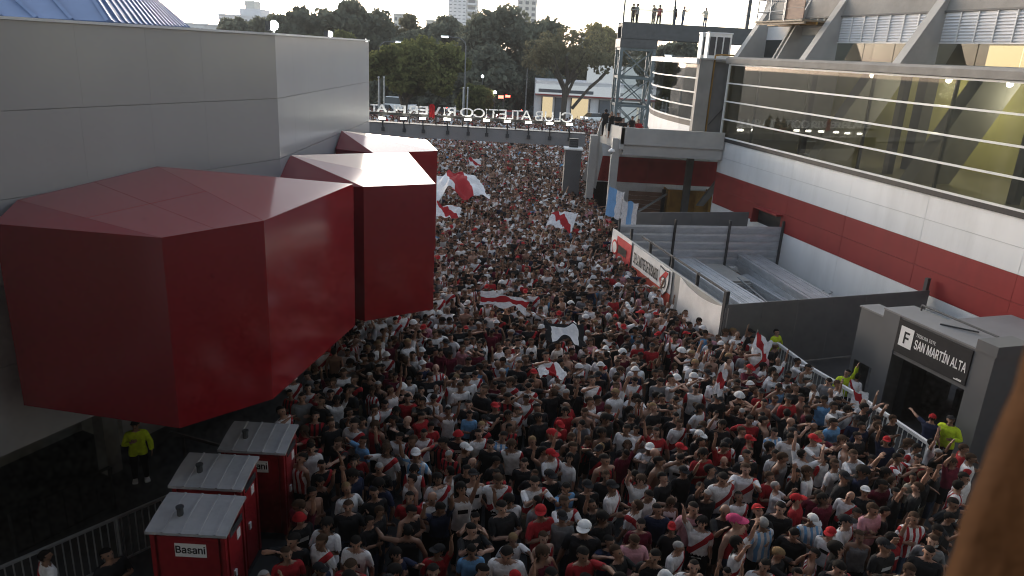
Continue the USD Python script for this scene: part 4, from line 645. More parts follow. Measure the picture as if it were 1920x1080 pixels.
# stacks of metal in the yard
def at_plan(x, y, z): return atz(x, y, z)
def stack(name, label, pa, pb, width, rows, layers, size, mat_, cat_, part_='profile', zbase=.04):
    a, b = np.array(pa, float), np.array(pb, float); a[2] = b[2] = 0; u = b - a; L = np.linalg.norm(u); u /= L; w = np.array([-u[1], u[0], 0]); t = thing(name, label, cat_, (a + b) / 2, 'stacks of metal in the scrap yard')
    r = np.random.default_rng(int(abs(a[0]) * 1000))
    for l in range(layers):
        for k in range(rows - (l % 2 and rows > 4)):
            o = (k - (rows - 1) / 2) * width / rows + r.normal(0, .012); e0, e1 = r.uniform(-.25, .25, 2); z = zbase + (l + .5) * size * 1.03
            obj(t, part_, bar(a + u * e0 + w * o + [0, 0, z], b + u * e1 + w * (o + r.normal(0, .03)) + [0, 0, z], width / rows * .86, size * .9), mat_)
    return t
stack('profile_stack', 'long bright bundle of metal profiles beside the banner wall', at_plan(1276, 480, .75), at_plan(1432, 580, .75), 1.35, 9, 6, .12, 'aluminium', 'metal stack')
stack('profile_stack', 'low narrow bundle of bright profiles hard against the banner wall', at_plan(1248, 480, .3), at_plan(1362, 556, .3), .55, 4, 3, .10, 'galvanised', 'metal stack')
stack('profile_stack', 'thick pale bundle of metal sections in the middle of the yard', at_plan(1404, 478, .95), at_plan(1565, 575, .95), 1.35, 8, 6, .16, 'galvanised', 'metal stack')
stack('profile_stack', 'lower bluish bundle lying left of the thick middle bundle', at_plan(1400, 515, .4), at_plan(1510, 580, .4), .9, 5, 3, .13, 'galvanised', 'metal stack')
stack('sheet_stack', 'flat stack of pale boards lying between the metal bundles', at_plan(1326, 488, .5), at_plan(1392, 528, .5), 1.1, 1, 5, .09, 'concrete_light', 'board stack', 'board')
stack('sheet_stack', 'small heap of white offcuts below the corrugated fence', at_plan(1365, 490, .4), at_plan(1383, 502, .4), .8, 3, 3, .12, 'white_paint', 'board stack', 'board')
stack('sheet_stack', 'brown plank lying before the white offcuts', at_plan(1352, 502, .4), at_plan(1385, 503, .4), .3, 1, 1, .12, 'brown_board', 'board stack', 'board')
def truss(label, pa, pb, z):
    a, b = np.array(pa, float), np.array(pb, float); a[2] = b[2] = z; u = b - a; L = np.linalg.norm(u); u /= L; w = np.array([-u[1], u[0], 0]) * .25; t = thing('lattice_truss', label, 'truss', (*((a + b) / 2)[:2], 0), 'lattice trusses in the scrap yard')
    ch = [w, -w, np.array([0, 0, .42])]
    for c in ch: obj(t, 'chord', tube(a + c, b + c, .035, 6), 'grey_steel')
    n = int(L / .45)
    for i in range(n):
        p, q = a + u * L * i / n, a + u * L * (i + 1) / n
        for c, d in ((0, 1), (1, 2), (2, 0)): obj(t, 'lacing', tube(p + ch[c], q + ch[d], .02, 4), 'grey_steel')
truss('long lattice truss lying against the white stadium wall', at_plan(1462, 492, .3), at_plan(1580, 552, .3), .08); truss('second lattice truss lying next to the wall truss', at_plan(1475, 505, .3), at_plan(1560, 556, .3), .08); truss('short lattice truss at the front corner of the scrap yard', at_plan(1382, 528, .3), at_plan(1445, 582, .3), .08)
dk = thing('dark_bundle', 'black heap of folded sheeting behind the front hoarding', 'heap', atz(1395, 575, .2)); obj(dk, 'sheeting', cat([]) if 0 else sphere(dk.base + [0, 0, .12], .55, 3, (1.5, .8, .45)), 'black_metal', True); obj(dk, 'strap', bar(dk.base + [-.3, -.42, .12], dk.base + [-.3, .42, .42], .05), 'dark_metal')
# ochre skip and timber behind the grey hoarding
q = atz(1292, 395, 1.2); sk = thing('skip', 'ochre steel skip with ribs behind the grey hoarding', 'skip', (q[0], q[1] + 2.5, 0)); sx0, sx1, sy = aty(1250, 380, q[1] + 2.5)[0], aty(1334, 380, q[1] + 2.5)[0], q[1] + 2.5; sz = aty(1290, 360, sy)[2]
obj(sk, 'front', box(sx0, sx1, sy, sy + .08, .2, sz), 'ochre_paint'); obj(sk, 'back', box(sx0, sx1, sy + 2, sy + 2.08, .2, sz), 'ochre_paint'); obj(sk, 'side', box(sx0, sx0 + .08, sy + .08, sy + 2, .2, sz), 'ochre_paint'); obj(sk, 'side', box(sx1 - .08, sx1, sy + .08, sy + 2, .2, sz), 'ochre_paint'); obj(sk, 'floor', box(sx0, sx1, sy, sy + 2, .1, .19), 'ochre_paint')
for k in range(4): x = sx0 + .15 + k * (sx1 - sx0 - .3) / 3; obj(sk, 'rib', box(x - .06, x + .06, sy - .08, sy - .002, .2, sz - .08), 'ochre_paint')
obj(sk, 'rim', box(sx0 - .04, sx1 + .04, sy - .06, sy + .1, sz + .002, sz + .09), 'ochre_paint')
db = thing('board_fence', 'dark board fence with a sloping prop beside the ochre skip', 'fence', (sx0 - 1.5, sy + .2, 0)); dx0 = aty(1178, 380, sy)[0]; dz = aty(1210, 360, sy)[2]
for k in range(6): obj(db, 'board', box(dx0, sx0 - .35, sy + .2, sy + .25, .1 + (dz - .1) * k / 6, .08 + (dz - .1) * (k + 1) / 6), 'brown_board')
obj(db, 'prop', bar(atz(1196, 397, 1.0) + [0, .0, 0], (sx0 - .1, sy - .1, dz - .05), .10), 'grey_steel'); obj(db, 'post', box(sx0 - .33, sx0 - .13, sy, sy + .3, 0, dz + .2), 'black_metal')
# ---------------------------------------------------------------- banners
def cloth(name, label, grid, mats, cat_='banner', group=None, t_=.012, base=None):
    """grid: (n, m, 3) points; mats: material of each (column, row) face by name -> faces; a sheet with a little thickness"""
    g = np.asarray(grid, float); n, m = g.shape[:2]; du, dv = np.gradient(g, axis=0), np.gradient(g, axis=1); N = np.cross(du, dv); N /= np.linalg.norm(N, axis=2, keepdims=True) + 1e-9
    T = thing(name, label, cat_, g.reshape(-1, 3).mean(0) if base is None else base, group); ix = np.arange(n * m).reshape(n, m)
    for nm in sorted(set(np.asarray(mats).ravel())):
        msk = np.asarray(mats) == nm; a, b, c, d = ix[:-1, :-1][msk], ix[1:, :-1][msk], ix[1:, 1:][msk], ix[:-1, 1:][msk]; f = np.vstack([np.stack([a, b, c], 1), np.stack([a, c, d], 1)]); ids, inv = np.unique(f, return_inverse=True); inv = inv.reshape(-1, 3)
        v = g.reshape(-1, 3)[ids]; nn = N.reshape(-1, 3)[ids] * t_ / 2; k = len(v); ed = np.sort(np.vstack([inv[:, [0, 1]], inv[:, [1, 2]], inv[:, [2, 0]]]), 1); eu, ec = np.unique(ed, axis=0, return_counts=True); e = eu[ec == 1]
        F = np.vstack([inv, inv[:, ::-1] + k, np.stack([e[:, 0], e[:, 1], e[:, 1] + k], 1), np.stack([e[:, 0], e[:, 1] + k, e[:, 0] + k], 1)])
        obj(T, {'cloth_white': 'white_cloth', 'cloth_red': 'red_cloth', 'cloth_black': 'black_cloth', 'cloth_blue': 'blue_cloth', 'cloth_orange': 'orange_cloth'}[nm], trimesh.Trimesh(np.vstack([v + nn, v - nn]), F, process=False), nm, False)
    return T
def wall_banner(name, label, s0, s1, zt_, zb_, fn, n=40, m=16, sag=.0):
    g = np.zeros((n + 1, m + 1, 3)); U, Vv = np.meshgrid(np.linspace(0, 1, n + 1), np.linspace(0, 1, m + 1), indexing='ij')
    for i in range(n + 1):
        for j in range(m + 1):
            u, v = U[i, j], Vv[i, j]; top = zt_ - sag * 4 * u * (1 - u) * 1.0; z = top + (zb_ - top) * v; g[i, j] = WF.p(s0 + (s1 - s0) * u, .03 + .04 * meshkit.noise(np.array([u * 9, v * 3, s0])) * (0.4 + v), z)
    return cloth(name, label, g, np.array([[fn((i + .5) / n, (j + .5) / m) for j in range(m)] for i in range(n)]), 'banner', 'banners on the concrete wall')
def on_wall(parent, name, mesh, s, z, h, mat_, o=.10, flip=True, width=None):
    m = mesh.copy(); 
    if width: m.apply_scale([width / m.extents[0], 1, 1])
    obj(parent, name, trimesh.Trimesh(np.array([WF.p(s - x, o + zz, z + y) for x, y, zz in m.vertices]), m.faces, process=False), mat_)
sA, sB, sC_, sD = WF.hit(1362, 560)[0] + .1, WF.hit(1278, 520)[0], WF.hit(1262, 520)[0], WF.hit(1190, 470)[0]
b3 = wall_banner('banner', 'long white and red banner with a shield on the wall', sC_, sD, ZF - .12, .75, lambda u, v: 'cloth_white' if v < .62 else 'cloth_orange')
L_ = sD - sC_; on_wall(b3, 'lettering', meshkit.text_mesh('DE LA MITRE DE ROSARIO', .44, .004, True), sD - .12, 1.50, .3, 'sign_black', .075, width=L_ * .66)
sh = [(0, 0), (.42, .06), (.42, -.42), (.30, -.72), (0, -.98), (-.30, -.72), (-.42, -.42), (-.42, .06)]; 
def plate(parent, name, pts, s, z, o, mat_): obj(parent, name, loft([WF.p(s - x, o, z + y) for x, y in pts], [WF.p(s - x, o + .008, z + y) for x, y in pts]), mat_)
sx_ = sC_ + .62; plate(b3, 'shield', [(x * 1.12, y * 1.1 + .03) for x, y in sh], sx_, 2.10, .072, 'sign_black'); plate(b3, 'shield_face', sh, sx_, 2.08, .081, 'cloth_white'); plate(b3, 'shield_band', [(-.40, -.40), (-.20, -.70), (.40, .02), (.10, .02)], sx_, 2.08, .090, 'cloth_red')
ring = [(.24 * math.cos(t), .24 * math.sin(t)) for t in np.linspace(0, 2 * np.pi, 20)[:-1]]; plate(b3, 'badge', ring, sx_, 1.62, .099, 'sign_black'); plate(b3, 'badge_centre', [(x * .78, y * .78) for x, y in ring], sx_, 1.62, .108, 'cloth_white'); on_wall(b3, 'badge_lettering', meshkit.text_mesh('CARP', .15, .003, True), sx_ + .15, 1.55, .15, 'sign_black', .117, width=.30)
b4 = wall_banner('banner', 'plain white sagging sheet nearest on the concrete wall', sA, sB, ZF - .1, .35, lambda u, v: 'cloth_white', sag=.22)
s5, s6 = WF.hit(1188, 470)[0] + .15, wl - .1; b5 = wall_banner('banner', 'dark red banner with a white circle farthest on the wall', s5, s6, ZF - .05, .9, lambda u, v: 'cloth_white' if (v < .12 or u > .72) else 'cloth_red'); plate(b5, 'badge', [(x * 1.5, y * 1.5) for x, y in ring], s6 - .55, 1.55, .08, 'cloth_red'); plate(b5, 'badge_centre', [(x * 1.1, y * 1.1) for x, y in ring], s6 - .55, 1.55, .09, 'cloth_white'); 
for k in range(9): s_ = s5 + .5 + (s6 - s5 - 1.6) * k / 9; obj(b5, 'lettering_stroke', WF.box(s_, s_ + .10 + .05 * (k % 3), .075, .08, 1.40 + .03 * (k % 2), 1.78 - .05 * (k % 4 == 1)), 'sign_black')
# ---------------------------------------------------------------- gatehouse F
cG = atz(1659, 580, 3.3); a_ = math.radians(-18.5); GA = Frame(cG, (-math.sin(a_), -math.cos(a_)), (-1, -.2)); gt = thing('gatehouse', 'grey gatehouse with the letter F and a lettered sign', 'gatehouse', GA.p(1.8, -1, 0)); gh, hz = 3.3, 2.13
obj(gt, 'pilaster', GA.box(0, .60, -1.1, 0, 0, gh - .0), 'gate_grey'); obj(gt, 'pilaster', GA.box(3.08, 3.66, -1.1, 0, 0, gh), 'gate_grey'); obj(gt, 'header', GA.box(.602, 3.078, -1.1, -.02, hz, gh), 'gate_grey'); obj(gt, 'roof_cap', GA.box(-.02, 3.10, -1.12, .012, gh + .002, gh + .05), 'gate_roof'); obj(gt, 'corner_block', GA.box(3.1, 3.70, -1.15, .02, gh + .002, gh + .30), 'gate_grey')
bg = 2.55; obj(gt, 'back_wall', GA.box(-.2, .0, -3.4, -1.1, 0, bg), 'gate_grey'); obj(gt, 'back_wall', GA.box(3.5, 3.68, -5.5, -1.1, 0, bg), 'gate_grey'); obj(gt, 'back_roof', GA.side(-.3, 3.75, [(-1.11, bg + .001), (-5.6, bg + .001), (-5.6, bg + .14), (-1.11, bg + .14)]), 'gate_roof'); obj(gt, 'hatch', GA.box(1.6, 2.3, -2.9, -2.2, bg + .142, bg + .19), 'sign_black'); obj(gt, 'roof_pipe', path_tube([GA.p(.4, -.95, gh + .05), GA.p(.4, -.95, gh + .22), GA.p(2.9, -.95, gh + .2)], .03), 'dark_metal'); obj(gt, 'roof_bar', bar(GA.p(1.5, -.5, gh + .07), GA.p(2.3, -1.0, gh + .1), .04), 'dark_metal')
obj(gt, 'side_wing', GA.box(-1.15, -.02, -.95, -.28, 1.25, 2.95), 'gate_grey'); obj(gt, 'side_wing_roof', GA.box(-1.2, -.01, -1.0, -.25, 2.952, 3.0), 'gate_roof'); obj(gt, 'side_wing_leg', GA.box(-1.15, -1.0, -.95, -.28, 0, 1.249), 'gate_grey')
obj(gt, 'inner_wall', GA.box(.602, .95, -1.1, -.5, 0, hz - .01), 'sign_black'); 
for k in range(4): s = 1.15 + k * .55; obj(gt, 'turnstile', GA.box(s, s + .12, -3.2, -2.2, .0, 1.05), 'dark_metal'); obj(gt, 'turnstile_arm', cat([bar(GA.p(s + .12, -2.7, .85), GA.p(s + .45, -2.7, .8), .04)]), 'grey_steel')
sg = obj(gt, 'sign', GA.box(.62, 3.06, -.02, .02, hz + .12, gh - .06), 'sign_black'); obj(sg, 'square', GA.box(.74, 1.20, .02, .026, hz + .36, gh - .22), 'sign_white')
def on_gate(name, text, s, z, h, mat_, o, width=None, bold=True):
    m = meshkit.text_mesh(text, h, .004, bold)
    if width: m.apply_scale([width / m.extents[0], 1, 1])
    obj(sg, name, trimesh.Trimesh(np.array([GA.p(s + x, o + zz, z + y) for x, y, zz in m.vertices]), m.faces, process=False), mat_)
on_gate('letter', 'F', .86, hz + .47, .34, 'sign_black', .026, .19); on_gate('lettering', 'TRIBUNA ESTE', 1.28, gh - .36, .095, 'sign_white', .021, .66, False); on_gate('lettering', 'SAN MARTÍN ALTA', 1.28, hz + .46, .26, 'sign_white', .021, 1.70)
obj(sg, 'small_print', GA.box(2.70, 2.94, .02, .024, hz + .17, hz + .195), 'sign_white'); obj(sg, 'small_print', GA.box(2.78, 2.94, .02, .024, hz + .205, hz + .22), 'sign_white')
# white barrier in front of the gate
RAIL = [atz(x, y, 1.1) for x, y in ((1447, 636), (1520, 690), (1602, 737), (1668, 782), (1742, 832))]
for i in range(4):
    a, b = RAIL[i], RAIL[i + 1]; lb = ('first', 'second', 'third', 'last')[i]; t = thing('crowd_barrier', f'{lb} white barrier from the hoarding towards the gate', 'barrier', (*((a + b) / 2)[:2], 0), 'white barriers before the gate')
    a2, b2 = a * .985 + b * .015, a * .015 + b * .985; dn = np.array([0, 0, 1.0]); obj(t, 'top_rail', bar(a2, b2, .09, .09), 'white_paint'); obj(t, 'bottom_rail', bar(a2 - dn * .95, b2 - dn * .95, .05), 'white_paint'); L = np.linalg.norm(b - a); n = int(L / .16)
    for k in range(n + 1): q = a2 + (b2 - a2) * k / n; obj(t, 'upright', tube(q - dn * (1.1 if k in (0, n) else .95), q, .035 if k in (0, n) else .013, 5), 'white_paint')
# ---------------------------------------------------------------- gateway beam with mirrored letters seen from behind, and its spotlights
YB = 50.0; xL, xR = aty(655, 245, YB)[0], aty(1098, 250, YB)[0]; zb0, zb1 = aty(900, 264.5, YB)[2], aty(900, 241, YB)[2]
gb = thing('gateway_beam', 'grey gateway beam spanning the crowd with a lettered sign on top', 'gateway', ((xL + xR) / 2, YB, 0)); n_ = 6
for k in range(n_): u, w = xL + (xR - xL) * k / n_, xL + (xR - xL) * (k + 1) / n_; obj(gb, 'panel', box(u + .003, w - .003, YB, YB + .04, zb0, zb1), 'beam_grey')
obj(gb, 'core', box(xL, xR, YB + .042, YB + .8, zb0 + .02, zb1 - .02), 'joint'); obj(gb, 'top_plate', box(xL, xR, YB - .02, YB + .85, zb1, zb1 + .05), 'gate_grey')
for x in (xL + 1.5, xR - .9): obj(gb, 'leg', box(x - .13, x + .13, YB + .25, YB + .55, 0, zb0 + .02), 'dark_metal')
rz0, rz1 = aty(880, 219, YB + .4)[2], aty(880, 224, YB + .4)[2]; xs1 = aty(1078, 234, YB + .4)[0]
obj(gb, 'sign_rail', box(xL, xs1, YB + .35, YB + .45, rz1, rz0), 'black_metal')
for k in range(8): x = xL + 2.2 + (xs1 - xL - 2.6) * k / 7; obj(gb, 'sign_post', box(x - .04, x + .04, YB + .36, YB + .44, zb1 + .05, rz1), 'black_metal')
def letter(ch, pxa, pxb, pyt, bold):
    """one letter between two columns of the photograph; it is read from the far side"""
    xa, xb = aty(pxa, pyt, YB + .4)[0], aty(pxb, pyt, YB + .4)[0]; zt_ = aty((pxa + pxb) / 2, pyt, YB + .4)[2]; m = meshkit.text_mesh(ch, 1.0, .12, bold); m.apply_translation(-m.bounds[0]); m.apply_scale([(xb - xa) / m.extents[0], (zt_ - rz0) / m.extents[1], 1]); v = m.vertices
    obj(gb, 'letter', trimesh.Trimesh(np.stack([xb - v[:, 0], YB + .34 + v[:, 2], rz0 + .001 + v[:, 1]], 1), m.faces, process=False), 'letter_grey')
top = lambda x: 195 + (x - 692) * .0425
for ch, a, b in (('T', 695, 708), ('A', 706, 726), ('L', 728, 742), ('P', 744, 761), ('R', 766, 784), ('E', 786, 803), ('V', 806, 830 - 4), ('I', 831, 836), ('R', 839, 855)): letter(ch, a, b, top((a + b) / 2), True)
letter('E', 672, 689, top(680), True)
for ch, a, b in (('O', 863, 888), ('C', 888, 909), ('I', 911, 914), ('T', 917, 934), ('E', 936, 950), ('L', 951, 963), ('T', 962, 980), ('A', 978, 997), ('B', 1004, 1018), ('U', 1022, 1038), ('L', 1041, 1052), ('C', 1053, 1075)): letter(ch, a, b, top((a + b) / 2), False)
for i, (x, y) in enumerate(((716, 222), (756, 223), (792, 223), (838, 224), (877, 225), (912, 226), (951, 228), (991, 230), (1031, 232), (1068, 234))):
    q = aty(x, y, YB - .25); t = thing('spotlight', ('lit spotlight on the beam, nearest the grey wall', 'lit spotlight on the beam under the bold P', 'lit spotlight on the beam under the bold R and E', 'lit spotlight on the beam under the bold I', 'lit spotlight on the beam under the thin O', 'lit spotlight on the beam under the thin I', 'lit spotlight on the beam under the thin L after E', 'lit spotlight on the beam under the thin A', 'lit spotlight on the beam under the thin U', 'lit spotlight on the beam, nearest the stairs')[i], 'spotlight', (q[0], YB, zb1), 'spotlights along the gateway beam')
    obj(t, 'bracket', tube((q[0] + .05, YB - .05, zb1 - .35), (q[0] + .02, YB - .22, q[2] - .1), .05, 6), 'dark_metal'); obj(t, 'foot', box(q[0] - .06, q[0] + .16, YB - .12, YB - .021, zb1 - .5, zb1 - .25), 'dark_metal'); obj(t, 'housing', box(q[0] - .24, q[0] + .24, YB - .22, YB - .05, q[2] - .13, q[2] - .06), 'dark_metal'); obj(t, 'lens', box(q[0] - .21, q[0] + .21, YB - .21, YB - .06, q[2] - .058, q[2] + .08), 'spot_glow')
q = aty(1075, 275, YB - 2.0); kk = thing('control_box', 'tall grey box with white lid and dark speaker before the beam', 'box', (q[0], YB - 2, 0)); w = 1.05
obj(kk, 'body', box(q[0] - w / 2, q[0] + w / 2, YB - 2.6, YB - 1.5, 0, q[2] - .15), 'gate_grey'); obj(kk, 'lid', box(q[0] - w / 2 - .08, q[0] + w / 2 + .08, YB - 2.7, YB - 1.4, q[2] - .148, q[2] - .05), 'white_paint'); obj(kk, 'speaker', box(q[0] - .26, q[0] + .30, YB - 2.0, YB - 1.6, q[2] - .048, q[2] + .50), 'black_metal')
for j in range(3): obj(kk, 'speaker_slat', box(q[0] - .22, q[0] + .26, YB - 2.02, YB - 2.002, q[2] + .04 + j * .15, q[2] + .13 + j * .15), 'dark_metal')
# ---------------------------------------------------------------- street: cars, shop, lamps, masts
CARS = []
def car(label, px, py, ang, mat_, kind='car', lit=True):
    q = atz(px, py, 0.12); CARS.append(q[:2]); t = thing('parked_car' if kind == 'car' else 'parked_van', label, kind, (q[0], q[1], .006), 'vehicles on the road'); F = Frame(q[:2], (math.cos(ang), math.sin(ang)), (math.sin(ang), -math.cos(ang))); F.o = F.o - F.d * 2.15
    van = kind == 'van'; L, w, hb, hr = (5.0, 1.95, 1.15, 2.2) if van else (4.3, 1.75, .82, 1.45)
    ST = lambda s0, s1, o0, o1, z0, z1, i=.0, ti=.10: loft([F.p(s0, o0, z0), F.p(s1, o0, z0), F.p(s1, o1, z0), F.p(s0, o1, z0)], [F.p(s0 + i, o0 + ti, z1), F.p(s1 - i, o0 + ti, z1), F.p(s1 - i, o1 - ti, z1), F.p(s0 + i, o1 - ti, z1)])
    obj(t, 'body', trimesh.util.concatenate([ST(0, L, 0, w, .28, .6, -.03, -.02), ST(-.03, L + .03, -.02, w + .02, .6, hb, .10, .06)]), mat_)
    r0, r1 = (.1, L - .9) if van else (.55, L - 1.0); obj(t, 'cabin', ST(r0, r1, .06, w - .06, hb, hr - .06, .45 if not van else .15, .17), 'car_glass'); obj(t, 'roof', ST(r0 + (.42 if not van else .13), r1 - (.42 if not van else .13), .2, w - .2, hr - .06, hr, .1, .08), mat_)
    for k in range(3): s = r0 + .2 + (r1 - r0 - .4) * k / 2; obj(t, 'pillar', bar(F.p(s, .06, hb), F.p(s + (.3 - .3 * k), .22, hr - .05), .07), mat_)
    for s in (.8, L - .85):
        for o in (-.03, w + .03): wv = obj(t, 'wheel', tube(F.p(s, o - .1, .32), F.p(s, o + .1, .32), .32, 14), 'tyre'); obj(wv, 'rim', tube(F.p(s, o - .105, .32), F.p(s, o + .105, .32), .2, 10), 'car_silver')
    for o in (.25, w - .25): obj(t, 'headlight', F.box(-.06, .0, o - .16, o + .16, .62, .76), 'car_lamp' if lit else 'sign_white'); obj(t, 'tail_light', F.box(L, L + .05, o - .14, o + .14, .66, .80), 'red_lamp')
for a in (('white van on the road behind the letters P and L', 748, 206, .05, 'car_white', 'van'), ('white car on the road under the bold letters', 800, 222, .0, 'car_white', 'car'), ('silver car on the road left of the thin O', 862, 212, 3.1, 'car_silver', 'car'), ('white van on the road behind the thin C and I', 925, 207, .1, 'car_white', 'van'), ('red car on the road under the thin T', 958, 224, .02, 'car_red', 'car'), ('dark car on the road behind the thin letters A and B', 1003, 216, 3.2, 'car_dark', 'car'), ('white car on the road near the stair foot', 1108, 226, .6, 'car_white', 'car'), ('dark car on the road by the grey wall', 712, 214, 3.1, 'car_dark', 'car'), ('white car parked across the road beside the shop', 1070, 208, .1, 'car_white', 'car')): car(*a)
YS = 118.0; sx0, sx1 = aty(1003, 180, YS)[0], aty(1235, 180, YS)[0]; zf0, zf1 = aty(1100, 180, YS)[2], aty(1100, 162, YS)[2]
sh_ = thing('shop', 'low white shop with lit yellow windows across the road', 'shop', ((sx0 + sx1) / 2, YS, 0)); obj(sh_, 'wall', box(sx0, sx1, YS + .3, YS + 12, 0, zf1 + .5), 'tower_white'); obj(sh_, 'fascia', box(sx0, sx1, YS - .5, YS + .28, zf0, zf1), 'shop_white'); obj(sh_, 'canopy', box(sx0, sx1, YS - .9, YS + .25, zf0 - .16, zf0 - .02), 'red_panel'); obj(sh_, 'fascia_stripe', box(sx0 + .5, sx0 + 9, YS - .53, YS - .505, zf0 + .25, zf0 + .75), 'far_window')
wins = ((1016, 1036, 'shop_glow'), (1041, 1054, 'far_window'), (1071, 1103, 'shop_glow'), (1106, 1116, 'tower_white'), (1124, 1150, 'far_window'), (1165, 1200, 'shop_white'))
for a, b, m in wins: xa, xb = aty(a, 195, YS)[0], aty(b, 195, YS)[0]; wd = obj(sh_, 'window', box(xa, xb, YS + .24, YS + .29, .3, zf0 - .5), m); obj(wd, 'frame', box(xa - .08, xa + .08, YS + .15, YS + .235, .2, zf0 - .45), 'dark_metal')
obj(sh_, 'roof_sign', box(sx0 + 8, sx1, YS + 2, YS + 2.3, zf1 + .52, zf1 + 3.2), 'shop_white')
def street_lamp(label, px, pyb, pyt, Y, arm_px, glow='street_glow'):
    b = aty(px, pyb, Y); z1 = aty(px, pyt, Y)[2]; t = thing('street_lamp', label, 'street lamp', (b[0], Y, 0), 'street lamps along the road'); obj(t, 'pole', tube((b[0], Y, 0), (b[0], Y, z1 - 1.0), .11, 8, .07), 'lamp_pole'); e = aty(arm_px, pyt, Y); s = np.sign(e[0] - b[0])
    ps = [(b[0], Y, z1 - 1.0), (b[0] + s * .15, Y, z1 - .5), (b[0] + s * .7, Y, z1 - .12), (e[0], Y, z1)]; obj(t, 'arm', path_tube(ps, .06), 'lamp_pole'); obj(t, 'lamp_head', hexa(np.array([(e[0] + i * .45, Y + j * .16, z1 + k * .08 + .02) for k in (-1, 1) for i, j in ((-1, -1), (1, -1), (1, 1), (-1, 1))])), 'white_paint'); obj(t, 'lens', box(e[0] - .38, e[0] + .38, Y - .13, Y + .13, z1 - .10, z1 - .065), glow)
street_lamp('tall street lamp with a curved arm before the dark trees', 870, 200, 70, 92, 834); street_lamp('street lamp arching over the olive tree', 712, 200, 76, 103, 748); street_lamp('street lamp whose head shows below the footbridge', 1290, 200, 106, 96, 1253); street_lamp('street lamp beside the shop tree', 985, 200, 116, 116, 1014)
for px, lb in ((710, 'left flagpole behind the letters T and A'), (720, 'right flagpole behind the letters T and A'), (868, 'pale mast left of the tall street lamp foot'), (876, 'pale mast right of the tall street lamp foot')):
    q = aty(px, 200, 84); z1 = aty(px, 145 if px < 800 else 165, 84)[2]; t = thing('mast', lb, 'mast', (q[0], 84, .12), 'pale masts along the pavement'); obj(t, 'pole', tube((q[0], 84, .12), (q[0], 84, z1), .10, 8, .07), 'concrete_light'); obj(t, 'cap', sphere((q[0], 84, z1), .12, 1), 'concrete_light')
for px, py, Y, lb in ((905, 143, 112, 'small white lamp in the dark trees'), (928, 173, 105, 'white traffic lamp over the road'), (889, 176, 104, 'yellow lamp low in the shrub'), (763, 176, 104, 'white lamp under the olive tree')):
    q = aty(px, py, Y); t = thing('lamp_post', lb, 'lamp post', (q[0], Y, 0), 'small lamps along the street'); obj(t, 'pole', tube((q[0], Y, 0), (q[0], Y, q[2] - .15), .07, 6), 'dark_metal'); obj(t, 'globe', sphere(q, .19, 2), 'street_glow')
q = aty(944, 182, 103); tl = thing('traffic_light', 'red lit traffic sign left of the shop', 'traffic light', (q[0], 103, 0)); obj(tl, 'pole', tube((q[0], 103, 0), (q[0], 103, q[2]), .07, 6), 'dark_metal'); obj(tl, 'lamp', box(q[0] - .7, q[0] + .0, 102.9, 103.0, q[2] - .2, q[2] + .2), 'red_lamp'); obj(tl, 'lamp', box(q[0] + .25, q[0] + .9, 102.9, 103.0, q[2] + .0, q[2] + .3), 'red_lamp')
# ---------------------------------------------------------------- far buildings
def far_block(label, px0, px1, pyt, Y, depth, m, storeys, bays, cat_='tower block', extra=None):
    a, b = aty(px0, 90, Y), aty(px1, 90, Y); zt_ = aty((px0 + px1) / 2, pyt, Y)[2]; t = thing('apartment_block', label, cat_, ((a[0] + b[0]) / 2, Y, 0)); x0, x1 = a[0], b[0]; obj(t, 'wall', box(x0, x1, Y, Y + depth, 0, zt_), m); zs = np.linspace(max(6, zt_ - storeys * 3.2), zt_ - .6, storeys + 1)
    for i in range(storeys):
        for k in range(bays): u = x0 + (x1 - x0) * (k + .5) / bays; w = (x1 - x0) / bays * .26; obj(t, 'window', box(u - w, u + w, Y - .12, Y - .01, zs[i] + .9, zs[i + 1] - .5), 'far_window')
    obj(t, 'roof', box(x0 - .3, x1 + .3, Y - .3, Y + depth + .3, zt_, zt_ + .6), m); return t, x0, x1, zt_
t, x0, x1, z1 = far_block('tall white apartment tower rising above the trees', 839, 872, -70, 420, 16, 'tower_white', 26, 4); obj(t, 'side_wing', box(x1, x1 + 5.5, 421.5, 436, 0, z1 - 1), 'tower_shade')
for k in range(26):
    z = z1 - 4 - k * 3.3; bc = obj(t, 'balcony', box(x1 + .3, x1 + 5.7, 420.4, 421.6, z, z + 1.1), 'tower_white'); obj(bc, 'balcony_door', box(x1 + .9, x1 + 4.6, 421.3, 421.49, z + 1.15, z + 2.7), 'far_window')
t, x0, x1, z1 = far_block('pale stepped building with a roof block far at left', 414, 505, 31, 330, 20, 'tower_white', 3, 10, 'building'); obj(t, 'roof_block', box(x0 + 8, x1 - 4, 333, 345, z1 + .6, z1 + 3.4), 'tower_white'); obj(t, 'roof_block', box(x0 + 10, x0 + 14, 334, 342, z1 + 3.4, z1 + 6.6), 'tower_shade')
far_block('small white building beside the blue roof', 335, 386, 46, 300, 15, 'tower_white', 3, 6, 'building'); far_block('grey slab top peeping over the trees by the tower', 738, 772, 28, 380, 15, 'tower_shade', 4, 4); far_block('low pale block left of the white tower', 798, 836, 40, 400, 15, 'tower_shade', 3, 5); far_block('beige tower top between the big trees', 966, 1002, -2, 450, 18, 'tower_shade', 10, 3); far_block('grey house top at the right of the shop tree', 1088, 1112, 66, 260, 12, 'tower_shade', 4, 3, 'building')
